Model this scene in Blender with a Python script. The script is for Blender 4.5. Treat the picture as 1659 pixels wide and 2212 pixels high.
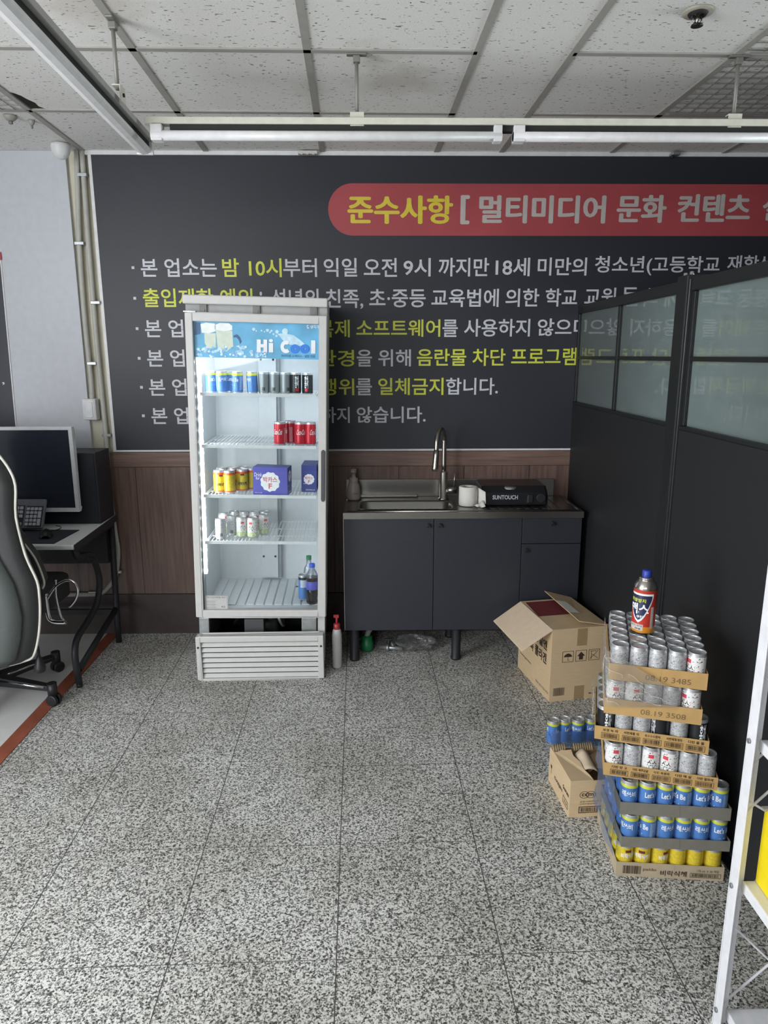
import bpy, bmesh, math, random
from mathutils import Vector, Matrix, Euler
random.seed(7)
for o in list(bpy.data.objects): bpy.data.objects.remove(o, do_unlink=True)
SC = bpy.context.scene; COL = SC.collection
# ------------------------------------------------------------------ camera
W, H, FPX = 1659., 2212., 1520.
PITCH, YAW, ROLL, CAMZ = math.radians(12.546), math.radians(1.038), math.radians(-.097), 1.6
FW = Vector((math.sin(YAW)*math.cos(PITCH), math.cos(YAW)*math.cos(PITCH), -math.sin(PITCH)))
RT0 = Vector((math.cos(YAW), -math.sin(YAW), 0)); UP0 = RT0.cross(FW)
RT = RT0*math.cos(ROLL)+UP0*math.sin(ROLL); UP = UP0*math.cos(ROLL)-RT0*math.sin(ROLL)
CAMP = Vector((0, 0, CAMZ))
cd = bpy.data.cameras.new('camera'); cam = bpy.data.objects.new('camera', cd); COL.objects.link(cam)
cam.matrix_world = Matrix(((RT.x, UP.x, -FW.x, 0), (RT.y, UP.y, -FW.y, 0), (RT.z, UP.z, -FW.z, CAMZ), (0, 0, 0, 1)))
cd.sensor_fit = 'VERTICAL'; cd.sensor_height = 36.; cd.lens = FPX/H*36.; cd.clip_start = .05
SC.camera = cam
def at(px, py, **k):                       # point of the room seen at a pixel, on the plane x= / y= / z=
    (a, v), = k.items(); i = 'xyz'.index(a)
    d = RT*((px-W/2)/FPX) - UP*((py-H/2)/FPX) + FW
    return CAMP + d*((v-CAMP[i])/d[i])
# ------------------------------------------------------------------ light
SC.view_settings.view_transform = 'Standard'; SC.view_settings.look = 'None'
SC.view_settings.exposure = 0.95; SC.view_settings.gamma = 1.0
SC.cycles.use_denoising = True
SC.cycles.max_bounces = 8; SC.cycles.diffuse_bounces = 4; SC.cycles.glossy_bounces = 4; SC.cycles.transmission_bounces = 6; SC.cycles.transparent_max_bounces = 24
SC.cycles.caustics_reflective = False; SC.cycles.caustics_refractive = False; SC.cycles.sample_clamp_indirect = 4.
wd = bpy.data.worlds.new('world'); SC.world = wd; wd.use_nodes = True
wd.node_tree.nodes['Background'].inputs[0].default_value = (.86, .93, 1., 1)
wd.node_tree.nodes['Background'].inputs[1].default_value = .045
def area(name, loc, aim, sx, sy, power, col=(1, 1, 1), spread=180):
    l = bpy.data.lights.new(name, 'AREA'); l.shape = 'RECTANGLE'; l.size = sx; l.size_y = sy; l.energy = power; l.color = col
    l.spread = math.radians(spread)
    o = bpy.data.objects.new(name, l); COL.objects.link(o); o.location = loc
    o.rotation_euler = (Vector(aim)-Vector(loc)).to_track_quat('-Z', 'Z').to_euler(); return o
area('window_daylight', (-2.80, .3, 1.55), (0, .5, 1.58), 5.0, 1.85, 150, (.93, .96, 1.))
area('rear_fill', (-1.9, -2.9, 1.9), (-.6, 2.5, .2), 2.8, 1.2, 20, (.97, .98, 1.), 110)  # unseen fill lamp added behind the camera
area('partition_glass_fill', (2.3, 2.4, 1.35), (1.1, 2.5, 1.40), 2.2, .5, 5.5, (.9, .97, 1.), 80)  # lamp added behind the partition to brighten its frosted glass
# ------------------------------------------------------------------ materials
def lin(h):
    c = [int(h[i:i+2], 16)/255 for i in (0, 2, 4)]
    return tuple(x/12.92 if x <= .04045 else ((x+.055)/1.055)**2.4 for x in c)+(1,)
MATS = {}
def nodes_of(name):
    m = bpy.data.materials.new(name); m.use_nodes = True; nt = m.node_tree
    return m, nt, nt.nodes['Principled BSDF']
def N(nt, typ, **kw):
    n = nt.nodes.new('ShaderNode'+typ)
    for k, v in kw.items():
        if k.startswith('_'): setattr(n, k[1:], v)
        else: n.inputs[k.replace('__', ' ')].default_value = v
    return n
def ramp(nt, stops, mode='LINEAR'):
    r = nt.nodes.new('ShaderNodeValToRGB'); r.color_ramp.interpolation = mode; e = r.color_ramp.elements
    while len(e) < len(stops): e.new(.5)
    for el, (p, c) in zip(e, stops): el.position = p; el.color = c if len(c) == 4 else lin(c)
    return r
def M(name, col, rough=.5, metal=0., var=.06, scale=30., bump=0., spec=.5, coat=0., emit=0., stretch=None, alpha=None):
    if name in MATS: return MATS[name]
    m, nt, b = nodes_of(name); L = nt.links.new
    tc = N(nt, 'TexCoord'); mp = N(nt, 'Mapping')
    if stretch: mp.inputs['Scale'].default_value = stretch
    L(tc.outputs['Object'], mp.inputs[0])
    no = N(nt, 'TexNoise', Scale=scale, Detail=4.); L(mp.outputs[0], no.inputs['Vector'])
    c = lin(col); lo = tuple(x*(1-var) for x in c[:3])+(1,); hi = tuple(min(1, x*(1+var)) for x in c[:3])+(1,)
    r = ramp(nt, [(.3, lo), (.7, hi)]); L(no.outputs['Fac'], r.inputs[0]); L(r.outputs[0], b.inputs['Base Color'])
    b.inputs['Roughness'].default_value = rough; b.inputs['Metallic'].default_value = metal
    b.inputs['Specular IOR Level'].default_value = spec
    if coat: b.inputs['Coat Weight'].default_value = coat; b.inputs['Coat Roughness'].default_value = .08
    if bump:
        bp = N(nt, 'Bump', Strength=bump, Distance=.004); L(no.outputs['Fac'], bp.inputs['Height']); L(bp.outputs[0], b.inputs['Normal'])
    if emit: b.inputs['Emission Color'].default_value = c; b.inputs['Emission Strength'].default_value = emit
    if alpha is not None: b.inputs['Alpha'].default_value = alpha
    MATS[name] = m; return m
def clear(name, tint=(1, 1, 1, 1), gloss=.12, rough=.03, body=None, bodyfac=0.):
    """thin clear sheet: mostly see-through, a little mirror, optionally a little milky"""
    m, nt, b = nodes_of(name); L = nt.links.new; out = nt.nodes['Material Output']
    tr = N(nt, 'BsdfTransparent'); tr.inputs[0].default_value = tint
    gl = N(nt, 'BsdfGlossy', Roughness=rough)
    lw = N(nt, 'LayerWeight', Blend=.25); mu = N(nt, 'Math', _operation='MULTIPLY_ADD'); mu.inputs[1].default_value = .7; mu.inputs[2].default_value = gloss
    L(lw.outputs['Fresnel'], mu.inputs[0]); mx = N(nt, 'MixShader'); L(mu.outputs[0], mx.inputs[0]); L(tr.outputs[0], mx.inputs[1]); L(gl.outputs[0], mx.inputs[2])
    last = mx
    if body:
        no = N(nt, 'TexNoise', Scale=40., Detail=5.); tc = N(nt, 'TexCoord'); L(tc.outputs['Object'], no.inputs['Vector'])
        bp = N(nt, 'Bump', Strength=.5, Distance=.01); L(no.outputs['Fac'], bp.inputs['Height']); L(bp.outputs[0], gl.inputs['Normal'])
        df = N(nt, 'BsdfDiffuse'); df.inputs[0].default_value = lin(body); m2 = N(nt, 'MixShader'); m2.inputs[0].default_value = bodyfac
        L(mx.outputs[0], m2.inputs[1]); L(df.outputs[0], m2.inputs[2]); last = m2
    L(last.outputs[0], out.inputs['Surface']); return m
def mat_floor():
    m, nt, b = nodes_of('speckled_granite'); L = nt.links.new
    tc = N(nt, 'TexCoord'); mp = N(nt, 'Mapping'); mp.inputs['Rotation'].default_value = (0, 0, math.radians(-1.06))
    L(tc.outputs['Object'], mp.inputs[0])
    n1 = N(nt, 'TexNoise', Scale=225., Detail=4., Roughness=.68, Distortion=.4); L(mp.outputs[0], n1.inputs['Vector'])
    vo = N(nt, 'TexVoronoi', Scale=205.); L(mp.outputs[0], vo.inputs['Vector']); vx = N(nt, 'SeparateColor'); L(vo.outputs['Color'], vx.inputs[0])
    n3 = N(nt, 'TexNoise', Scale=95., Detail=2.); L(mp.outputs[0], n3.inputs['Vector'])
    a1 = N(nt, 'Math', _operation='MULTIPLY'); L(vx.outputs['Red'], a1.inputs[0]); a1.inputs[1].default_value = .22
    a2 = N(nt, 'Math', _operation='MULTIPLY_ADD'); L(n1.outputs['Fac'], a2.inputs[0]); a2.inputs[1].default_value = .62; L(a1.outputs[0], a2.inputs[2])
    a3 = N(nt, 'Math', _operation='MULTIPLY_ADD'); L(n3.outputs['Fac'], a3.inputs[0]); a3.inputs[1].default_value = .26; L(a2.outputs[0], a3.inputs[2])
    r1 = ramp(nt, [(.41, '353533'), (.485, '6c6c68'), (.54, 'b2b2ae'), (.62, 'e9e8e3')]); L(a3.outputs[0], r1.inputs[0])
    n2 = N(nt, 'TexNoise', Scale=2.2, Detail=4.); L(mp.outputs[0], n2.inputs['Vector'])
    r2 = ramp(nt, [(.35, 'e2e1dd'), (.6, 'ffffff')]); L(n2.outputs['Fac'], r2.inputs[0])
    mx = N(nt, 'Mix', _data_type='RGBA', _blend_type='MULTIPLY'); mx.inputs['Factor'].default_value = 1.
    L(r1.outputs[0], mx.inputs['A']); L(r2.outputs[0], mx.inputs['B'])
    sx = N(nt, 'SeparateXYZ'); L(mp.outputs[0], sx.inputs[0])
    ds = []
    for ax, off, per, wid in (('X', -.0725, .4525, .0016), ('Y', 1.604, .4605, .0011)):
        a = N(nt, 'Math', _operation='SUBTRACT'); L(sx.outputs[ax], a.inputs[0]); a.inputs[1].default_value = off
        p = N(nt, 'Math', _operation='PINGPONG'); L(a.outputs[0], p.inputs[0]); p.inputs[1].default_value = per/2
        c = N(nt, 'Math', _operation='LESS_THAN'); L(p.outputs[0], c.inputs[0]); c.inputs[1].default_value = wid; ds.append(c)
    mm = N(nt, 'Math', _operation='MAXIMUM'); L(ds[0].outputs[0], mm.inputs[0]); L(ds[1].outputs[0], mm.inputs[1])
    mg = N(nt, 'Mix', _data_type='RGBA'); L(mm.outputs[0], mg.inputs['Factor']); L(mx.outputs['Result'], mg.inputs['A']); mg.inputs['B'].default_value = lin('4a4a48')
    L(mg.outputs['Result'], b.inputs['Base Color']); b.inputs['Roughness'].default_value = .5; b.inputs['Specular IOR Level'].default_value = .35
    return m
def mat_ceiling():
    m, nt, b = nodes_of('fissured_ceiling_tile'); L = nt.links.new
    tc = N(nt, 'TexCoord')
    base = None
    n0 = N(nt, 'TexNoise', Scale=180., Detail=2.); L(tc.outputs['Object'], n0.inputs['Vector'])
    r0 = ramp(nt, [(.3, 'dfdeda'), (.7, 'eeede9')]); L(n0.outputs['Fac'], r0.inputs[0]); last = r0.outputs[0]
    for sc, rot, th in (((30, 95, 1), .5, .69), ((34, 105, 1), 1.0, .70), ((75, 75, 1), 0, .72)):
        mp = N(nt, 'Mapping'); mp.inputs['Rotation'].default_value = (0, 0, rot); mp.inputs['Scale'].default_value = sc; L(tc.outputs['Object'], mp.inputs[0])
        n = N(nt, 'TexNoise', Scale=1., Detail=1.5); L(mp.outputs[0], n.inputs['Vector'])
        g = N(nt, 'Math', _operation='GREATER_THAN'); L(n.outputs['Fac'], g.inputs[0]); g.inputs[1].default_value = th
        mx = N(nt, 'Mix', _data_type='RGBA'); L(g.outputs[0], mx.inputs['Factor']); L(last, mx.inputs['A']); mx.inputs['B'].default_value = lin('6a6864'); last = mx.outputs['Result']
    for (x, y, rad) in ((-.85, 2.36, .22), (.12, 2.98, .20), (.02, 2.75, .12), (-.22, 3.05, .1)):   # damp stains
        d = N(nt, 'VectorMath', _operation='DISTANCE'); L(tc.outputs['Object'], d.inputs[0]); d.inputs[1].default_value = (x, y, 0)
        n = N(nt, 'TexNoise', Scale=9., Detail=4.); L(tc.outputs['Object'], n.inputs['Vector'])
        a = N(nt, 'Math', _operation='MULTIPLY_ADD'); L(n.outputs['Fac'], a.inputs[0]); a.inputs[1].default_value = .28; L(d.outputs['Value'], a.inputs[2])
        r = ramp(nt, [(rad, (1, 1, 1, 1)), (rad+.15, (0, 0, 0, 1))]); L(a.outputs[0], r.inputs[0])
        k = N(nt, 'Math', _operation='MULTIPLY'); L(r.outputs[0], k.inputs[0]); k.inputs[1].default_value = .45
        mx = N(nt, 'Mix', _data_type='RGBA'); L(k.outputs[0], mx.inputs['Factor']); L(last, mx.inputs['A']); mx.inputs['B'].default_value = lin('b5aa9b'); last = mx.outputs['Result']
    L(last, b.inputs['Base Color']); b.inputs['Roughness'].default_value = .9; return m
def mat_wood(name, c0, c1, groove=True):
    m, nt, b = nodes_of(name); L = nt.links.new
    tc = N(nt, 'TexCoord'); mp = N(nt, 'Mapping'); mp.inputs['Scale'].default_value = (40, 40, 2.2) if groove else (2.2, 40, 40); L(tc.outputs['Object'], mp.inputs[0])
    n = N(nt, 'TexNoise', Scale=1.5, Detail=6., Roughness=.65); L(mp.outputs[0], n.inputs['Vector'])
    r = ramp(nt, [(.3, c0), (.7, c1)]); L(n.outputs['Fac'], r.inputs[0]); last = r.outputs[0]
    if groove:
        sx = N(nt, 'SeparateXYZ'); L(tc.outputs['Object'], sx.inputs[0])
        a = N(nt, 'Math', _operation='ADD'); L(sx.outputs['X'], a.inputs[0]); a.inputs[1].default_value = 1.325
        p = N(nt, 'Math', _operation='PINGPONG'); L(a.outputs[0], p.inputs[0]); p.inputs[1].default_value = .185
        c = N(nt, 'Math', _operation='LESS_THAN'); L(p.outputs[0], c.inputs[0]); c.inputs[1].default_value = .0022
        mx = N(nt, 'Mix', _data_type='RGBA'); L(c.outputs[0], mx.inputs['Factor']); L(last, mx.inputs['A']); mx.inputs['B'].default_value = lin('2a2322'); last = mx.outputs['Result']
    L(last, b.inputs['Base Color']); b.inputs['Roughness'].default_value = .38; return m
def mat_specks(name, base, specks, scale, th, rough=.35, metal=0.):
    """printed can: base colour with little printed marks"""
    m, nt, b = nodes_of(name); L = nt.links.new; tc = N(nt, 'TexCoord'); last = None
    for i, (c, zs, t) in enumerate(specks):
        mp = N(nt, 'Mapping'); mp.inputs['Location'].default_value = (i*3.1, i*1.7, 0); mp.inputs['Scale'].default_value = (1, 1, zs); L(tc.outputs['Object'], mp.inputs[0])
        n = N(nt, 'TexNoise', Scale=scale, Detail=2.); L(mp.outputs[0], n.inputs['Vector'])
        g = N(nt, 'Math', _operation='GREATER_THAN'); L(n.outputs['Fac'], g.inputs[0]); g.inputs[1].default_value = t
        mx = N(nt, 'Mix', _data_type='RGBA'); L(g.outputs[0], mx.inputs['Factor'])
        if last is None: mx.inputs['A'].default_value = lin(base)
        else: L(last, mx.inputs['A'])
        mx.inputs['B'].default_value = lin(c); last = mx.outputs['Result']
    L(last, b.inputs['Base Color']); b.inputs['Roughness'].default_value = rough; b.inputs['Metallic'].default_value = metal; return m
def mat_frost():
    m, nt, b = nodes_of('frosted_glass'); L = nt.links.new; out = nt.nodes['Material Output']
    no = N(nt, 'TexNoise', Scale=3.); r = ramp(nt, [(.3, 'b4c2c0'), (.7, 'bccac8')]); L(no.outputs['Fac'], r.inputs[0])
    df = N(nt, 'BsdfDiffuse'); tl = N(nt, 'BsdfTranslucent'); L(r.outputs[0], df.inputs[0]); L(r.outputs[0], tl.inputs[0])
    mx = N(nt, 'MixShader'); mx.inputs[0].default_value = .75; L(df.outputs[0], mx.inputs[1]); L(tl.outputs[0], mx.inputs[2])
    gl = N(nt, 'BsdfGlossy', Roughness=.02); lw = N(nt, 'LayerWeight', Blend=.45); m2 = N(nt, 'MixShader')
    L(lw.outputs['Fresnel'], m2.inputs[0]); L(mx.outputs[0], m2.inputs[1]); L(gl.outputs[0], m2.inputs[2]); L(m2.outputs[0], out.inputs['Surface']); return m
FLOOR, CEIL = mat_floor(), mat_ceiling()
WOOD = mat_wood('brown_wainscot', '56433d', '7c655b'); WOODRAIL = mat_wood('brown_rail', '604b44', '866d62', False)
BASEB = M('dark_baseboard', '403633', .4, var=.15)
CREAM = M('cream_plaster', 'd8d4c0', .8, var=.08, scale=12, bump=.2); GREYWALL = M('grey_vinyl_wall', 'c6c9cf', .55, var=.03)
BANNER = M('banner_vinyl', '282b33', .48, var=.04, spec=.5); POSTER = M('poster_vinyl', '3c3e47', .45, spec=.4)
PWHITE = M('print_white', 'cfd0d6', .5); PYEL = M('print_yellow', 'd6dc4e', .5); PTYEL = M('print_title_yellow', 'd9c640', .5); PRED = M('print_red', 'a8474c', .5, var=.1, scale=4); PGREYW = M('print_title_grey', 'bdb7b2', .5)
TBAR = M('tbar', 'a3a19b', .6); WHITE = M('white_plastic', 'dcdcdc', .4); OFFW = M('aged_white_plastic', 'd2d2cf', .45, var=.04); GLOSSW = M('gloss_white', 'e2e3e6', .25)
TUBEW = M('tube_white', 'dedede', .35); CREAMRAIL = M('cream_rail', 'd3d2c4', .5); DARK = M('dark_gap', '232323', .7); BLACKP = M('black_plastic', '1f2023', .45); BLACKM = M('black_metal', '27282b', .45, spec=.4)
CHROME = M('chrome', 'cfd0d2', .15, 1.); STEEL = M('stainless', '9a9894', .28, 1., var=.08, scale=60, stretch=(1, 20, 20)); GALV = M('galvanised', 'a9adae', .4, .8, var=.2, scale=25); BRUSH = M('brushed_nickel', 'a8a49c', .3, 1.)
CABB = M('charcoal_laminate', '2b2e35', .42, var=.06); PARTB = M('partition_black', '232426', .55, var=.06, spec=.35); FRAMEB = M('frame_black', '1c1f20', .45, spec=.4); FROST = mat_frost()
CARD = M('cardboard', 'cdb48f', .85, var=.05, scale=18, stretch=(1, 1, 8)); CARDIN = M('cardboard_inside', 'd9c4aa', .85, var=.04); CARDG = M('grey_cardboard', '7d7a70', .85, var=.06); CARDT = M('tray_cardboard', 'bd9a62', .75, var=.06); CARDY = M('pale_cardboard', 'b5a68c', .85, var=.06); INK = M('brown_ink', '3a2a20', .8); MAROON = M('maroon_print', '6f2a30', .7, var=.08); TAPE = M('packing_tape', 'a08964', .3)
ALU = M('aluminium', 'c6c8ca', .36, .6, var=.05); ALUD = M('aluminium_lid', 'bdbfc1', .42, .45)
CBLUE = M('can_blue', '5787cb', .32, .2); CBLUE2 = M('can_blue_panel', '8fb0dc', .35, .2, var=.25, scale=400); CYELB = M('can_yellow_band', 'd8dc4c', .3, .2); CYEL = M('can_yellow', 'dcc338', .35, .1, var=.16, scale=120); CRED = M('can_red', 'c41f34', .3, .2); COR = M('can_orange_rim', 'd8632a', .35)
CWHITE = mat_specks('fruit_print_can', 'e6e6e3', [('d79aa6', 1, .66), ('3a3a3c', 1.4, .64), ('8fb79c', 1, .70)], 130, .6)
CTXT = mat_specks('small_print_can', 'cfd0d2', [('55565a', 5., .56)], 260, .6, .4, .2)
CGREEN = mat_specks('can_green_foot', 'bccf8f', [('e7ece0', 1, .6)], 90, .6)
CDARK = M('can_dark_grey', '8f9698', .35, .4, var=.3, scale=300, stretch=(1, 1, 4)); CBLK = M('can_black', '232528', .35, .2)
NAVY = M('drink_box_blue', '4a4ab0', .4, var=.05); NAVYD = M('drink_box_dark', '373f8c', .45); PINKRED = M('print_pinkred', 'd8555f', .5); PBLACK = M('print_black', '222222', .6); PBLUE = M('print_blue', '2f7fe2', .4); PWH = M('print_pure_white', 'ecefF2', .45)
SKYB = M('sign_sky_blue', '62aed6', .4, var=.2, scale=9); ICE = M('sign_ice', '9ccbe6', .3, var=.35, scale=60); BEER = M('sign_beer', 'cbd8c8', .4, var=.08); FOAM = M('sign_foam', 'eaf0ee', .4); SIGND = M('sign_dark_blue', '2c5b86', .4)
LED = M('led_emitter', 'f4f8ff', .4, emit=6.); LEDSTRIP = M('led_strip_cover', 'eef3fa', .3, emit=.45)
FRIDGEW = M('fridge_white', 'c8c8c5', .38, var=.03); LINER = M('fridge_liner', 'd8dde0', .35, var=.03); WIREW = M('wire_white', 'e8ecee', .35)
GLASS = clear('fridge_glass', (.97, .99, .99, 1), .02); FILM = clear('shrink_film', (.95, .95, .95, 1), .06, .14, 'dedbd4', .13); BAGM = clear('clear_bag', (.93, .93, .93, 1), .14, .12, 'cfd0d0', .07)
BLUEFILM = clear('blue_film', (.75, .84, .95, 1), .1, .15, '6f97d4', .16)
LEATHER = M('grey_green_leather', '4a504e', .5, var=.06, scale=60, bump=.08); LEATHD = M('dark_leather', '2b2d2d', .5, var=.06); PIPING = M('white_piping', 'd4d2c8', .5)
SCREEN = M('dark_screen', '2e333d', .2, spec=.3); DESKW = M('desk_white', 'eaebea', .4, var=.03); KEYG = M('keyboard_grey', '6a6c73', .5); KEYD = M('key_black', '24252a', .5); KEYL = M('key_light', 'b4b7bf', .45)
VINYL = M('pale_vinyl_floor', 'dddcda', .4, var=.1, scale=3); REDT = M('red_tape', '96543f', .6, var=.25, scale=9); YELLOW = M('yellow_plastic', 'e6cf00', .4, var=.04)
SHELFW = M('shelf_white', 'dcdde0', .4); NAVYL = M('gas_navy_label', '262b4d', .4); GASR = M('gas_red', 'c43a2c', .35, .1); GASO = M('gas_orange', 'e0902a', .35, .1); BLUECAP = M('blue_cap', '2d3f9e', .4)
PAPER = M('paper_white', 'dad7d0', .85, var=.03, bump=.1); SOAP = M('soap_pink_grey', 'a79c96', .35, var=.05); REDCAP = M('red_cap', 'a8343a', .4); BOTW = M('bottle_white', 'c4c4c4', .35, var=.04); GREENP = M('green_plastic', '1f7a4c', .4); HOSEG = M('hose_grey', '8d8f88', .5); COLA = M('cola_dark', '1d1516', .1); LABELP = M('label_violet', '5a5fc4', .4); BLUEB = M('cap_blue', '3e5fe0', .4); PETC = clear('pet_clear', (.9, .93, .97, 1), .1, .05, 'cfd8e4', .15); CONDUIT = M('grey_conduit', 'b9b8b0', .5, var=.05)
# ------------------------------------------------------------------ mesh builder
class MB:
    def __init__(s): s.v = []; s.f = []; s.mi = []; s.sm = []; s.cur = 0
    def add(s, vs, fs, smooth=False):
        n = len(s.v); s.v += [tuple(p) for p in vs]
        for f in fs: s.f.append([i+n for i in f]); s.mi.append(s.cur); s.sm.append(smooth)
        return s
    def m(s, i): s.cur = i; return s
    def box(s, x0, x1, y0, y1, z0, z1):
        return s.add([(x0, y0, z0), (x1, y0, z0), (x1, y1, z0), (x0, y1, z0), (x0, y0, z1), (x1, y0, z1), (x1, y1, z1), (x0, y1, z1)],
                     [(0, 3, 2, 1), (4, 5, 6, 7), (0, 1, 5, 4), (1, 2, 6, 5), (2, 3, 7, 6), (3, 0, 4, 7)])
    def hexa(s, b, t):                     # four bottom points, four top points
        return s.add(list(b)+list(t), [(0, 3, 2, 1), (4, 5, 6, 7), (0, 1, 5, 4), (1, 2, 6, 5), (2, 3, 7, 6), (3, 0, 4, 7)])
    def prism(s, pts, fmap, t):            # outline pts (u,v) -> fmap(u,v,w), w 0..t
        n = len(pts); a = [fmap(u, v, 0) for u, v in pts]; b = [fmap(u, v, t) for u, v in pts]
        return s.add(a+b, [tuple(range(n))[::-1], tuple(range(n, 2*n))]+[(i, (i+1) % n, n+(i+1) % n, n+i) for i in range(n)])
    def lathe(s, prof, n=20, c=(0, 0, 0), mats=None):
        for k in range(len(prof)-1):
            if mats: s.cur = mats[k]
            (r0, z0), (r1, z1) = prof[k], prof[k+1]; vs = []
            for r, z in ((r0, z0), (r1, z1)):
                vs += [(c[0]+r*math.cos(2*math.pi*i/n), c[1]+r*math.sin(2*math.pi*i/n), c[2]+z) for i in range(n)]
            s.add(vs, [(i, (i+1) % n, n+(i+1) % n, n+i) for i in range(n)], True)
        return s
    def rings(s, R, closed=False, caps=True, smooth=True):   # loft of equal-length rings of points
        n = len(R[0]); vs = [p for r in R for p in r]; fs = []
        for k in range(len(R)-(0 if closed else 1)):
            a, b = k*n, ((k+1) % len(R))*n
            fs += [(a+i, a+(i+1) % n, b+(i+1) % n, b+i) for i in range(n)]
        s.add(vs, fs, smooth)
        if caps and not closed:
            s.add(R[0], [tuple(range(n))[::-1]]); s.add(R[-1], [tuple(range(n))])
        return s
    def tube(s, pts, r, n=10, closed=False, flat=None):
        P = [Vector(p) for p in pts]; R = []; k = len(P)
        t0 = None
        for i, p in enumerate(P):
            if closed: d = P[(i+1) % k]-P[i-1]
            else: d = P[min(i+1, k-1)]-P[max(i-1, 0)]
            d = d.normalized() if d.length > 1e-9 else Vector((0, 0, 1))
            if t0 is None: u = d.orthogonal().normalized()
            else: u = (u-d*u.dot(d)).normalized()
            t0 = d; w = d.cross(u); rr = r[i] if isinstance(r, (list, tuple)) else r
            R.append([tuple(p+(u*math.cos(2*math.pi*j/n)+w*math.sin(2*math.pi*j/n))*rr) for j in range(n)])
        return s.rings(R, closed)
    def cyl(s, p0, p1, r, n=16): return s.tube([p0, p1], r, n)
    def grid(s, P, smooth=True):           # rows of points
        r, c = len(P), len(P[0]); return s.add([p for row in P for p in row], [(i*c+j, i*c+j+1, (i+1)*c+j+1, (i+1)*c+j) for i in range(r-1) for j in range(c-1)], smooth)
    def build(s, name, mat, parent=None, bevel=0., seg=2, solid=0., sub=0):
        me = bpy.data.meshes.new(name); me.from_pydata(s.v, [], s.f); mats = mat if isinstance(mat, (list, tuple)) else [mat]
        for x in mats: me.materials.append(x)
        for p, i, q in zip(me.polygons, s.mi, s.sm): p.material_index = min(i, len(mats)-1); p.use_smooth = q
        bm = bmesh.new(); bm.from_mesh(me); bmesh.ops.remove_doubles(bm, verts=bm.verts, dist=1e-6); bmesh.ops.recalc_face_normals(bm, faces=bm.faces); bm.to_mesh(me); bm.free()
        o = bpy.data.objects.new(name, me); COL.objects.link(o)
        if parent: o.parent = parent
        if solid: k = o.modifiers.new('thick', 'SOLIDIFY'); k.thickness = solid
        if bevel:
            k = o.modifiers.new('bevel', 'BEVEL'); k.width = bevel; k.segments = seg; k.limit_method = 'ANGLE'; k.angle_limit = math.radians(40)
        if sub: k = o.modifiers.new('sub', 'SUBSURF'); k.levels = sub; k.render_levels = sub
        return o
def curve(pts, n=8):                       # smooth path through points
    P = [Vector(p) for p in pts]; out = []
    for i in range(len(P)-1):
        a, b, c, d = P[max(i-1, 0)], P[i], P[i+1], P[min(i+2, len(P)-1)]
        for k in range(n):
            t = k/n; out.append(.5*((2*b)+(c-a)*t+(2*a-5*b+4*c-d)*t*t+(3*b-a-3*c+d)*t**3))
    return out+[P[-1]]
def tag(o, label=None, cat=None, group=None, kind=None):
    if label: o['label'] = label
    if cat: o['category'] = cat
    if group: o['group'] = group
    if kind: o['kind'] = kind
    return o
def thing(name, label, cat, loc=(0, 0, 0), rot=(0, 0, 0), group=None):
    o = bpy.data.objects.new(name, None); COL.objects.link(o); o.location = loc; o.rotation_euler = rot; o.empty_display_size = .05
    return tag(o, label, cat, group)
def struct(o): o['kind'] = 'structure'; return o
def copy_tree(root, loc, rot, label, group=None):
    r = root.copy(); COL.objects.link(r); r.location = loc; r.rotation_euler = rot; r['label'] = label
    if group: r['group'] = group
    for ch in root.children:
        c = ch.copy(); COL.objects.link(c); c.parent = r
        for g in ch.children:
            d = g.copy(); COL.objects.link(d); d.parent = c
    return r
def drop(root):
    for ch in list(root.children):
        for g in list(ch.children): bpy.data.objects.remove(g)
        bpy.data.objects.remove(ch)
    bpy.data.objects.remove(root)
TXC = {}
def glyphs(body, bold, res=3):
    k = (body, bold, res)
    if k in TXC: return TXC[k]
    c = bpy.data.curves.new('t', 'FONT'); c.body = body; c.size = 1; c.offset = bold; c.resolution_u = res
    o = bpy.data.objects.new('t', c); COL.objects.link(o); dg = bpy.context.evaluated_depsgraph_get(); dg.update()
    me = bpy.data.meshes.new_from_object(o.evaluated_get(dg)); vs = [(v.co.x, v.co.y) for v in me.vertices]; fs = [tuple(p.vertices) for p in me.polygons]
    bpy.data.objects.remove(o); bpy.data.curves.remove(c); bpy.data.meshes.remove(me)
    xs = [v[0] for v in vs]; ys = [v[1] for v in vs]; TXC[k] = (vs, fs, min(xs), max(xs), min(ys), max(ys)); return TXC[k]
def put_text(mb, body, u0, u1, v0, v1, fmap, bold=.0, shear=0., cut=False):
    """lay the words into the rectangle u0..u1 x v0..v1 of a surface fmap(u,v)"""
    vs, fs, a, b, c, d = glyphs(body, bold)
    q = [(u0+(x-a)/(b-a)*(u1-u0)+shear*((y-c)/(d-c))*(v1-v0), v0+(y-c)/(d-c)*(v1-v0)) for x, y in vs]
    mb.add([fmap(u, v) for u, v in q], fs); return mb
def rect(mb, u0, u1, v0, v1, fmap): return mb.add([fmap(u0, v0), fmap(u1, v0), fmap(u1, v1), fmap(u0, v1)], [(0, 1, 2, 3)])
def frame_rect(mb, u0, u1, v0, v1, t, fmap):
    for a in ((u0, u1, v0, v0+t), (u0, u1, v1-t, v1), (u0, u0+t, v0+t, v1-t), (u1-t, u1, v0+t, v1-t)): rect(mb, *a, fmap)
    return mb
def barcode(mb, u0, u1, v0, v1, fmap, n=26, seed=1):
    rnd = random.Random(seed); u = u0; p = (u1-u0)/n
    while u < u1-p*.3:
        w = p*rnd.choice((.4, .6, .9)); rect(mb, u, min(u+w, u1), v0, v1, fmap); u += w+p*rnd.choice((.4, .6, .8))
    return mb
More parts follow.
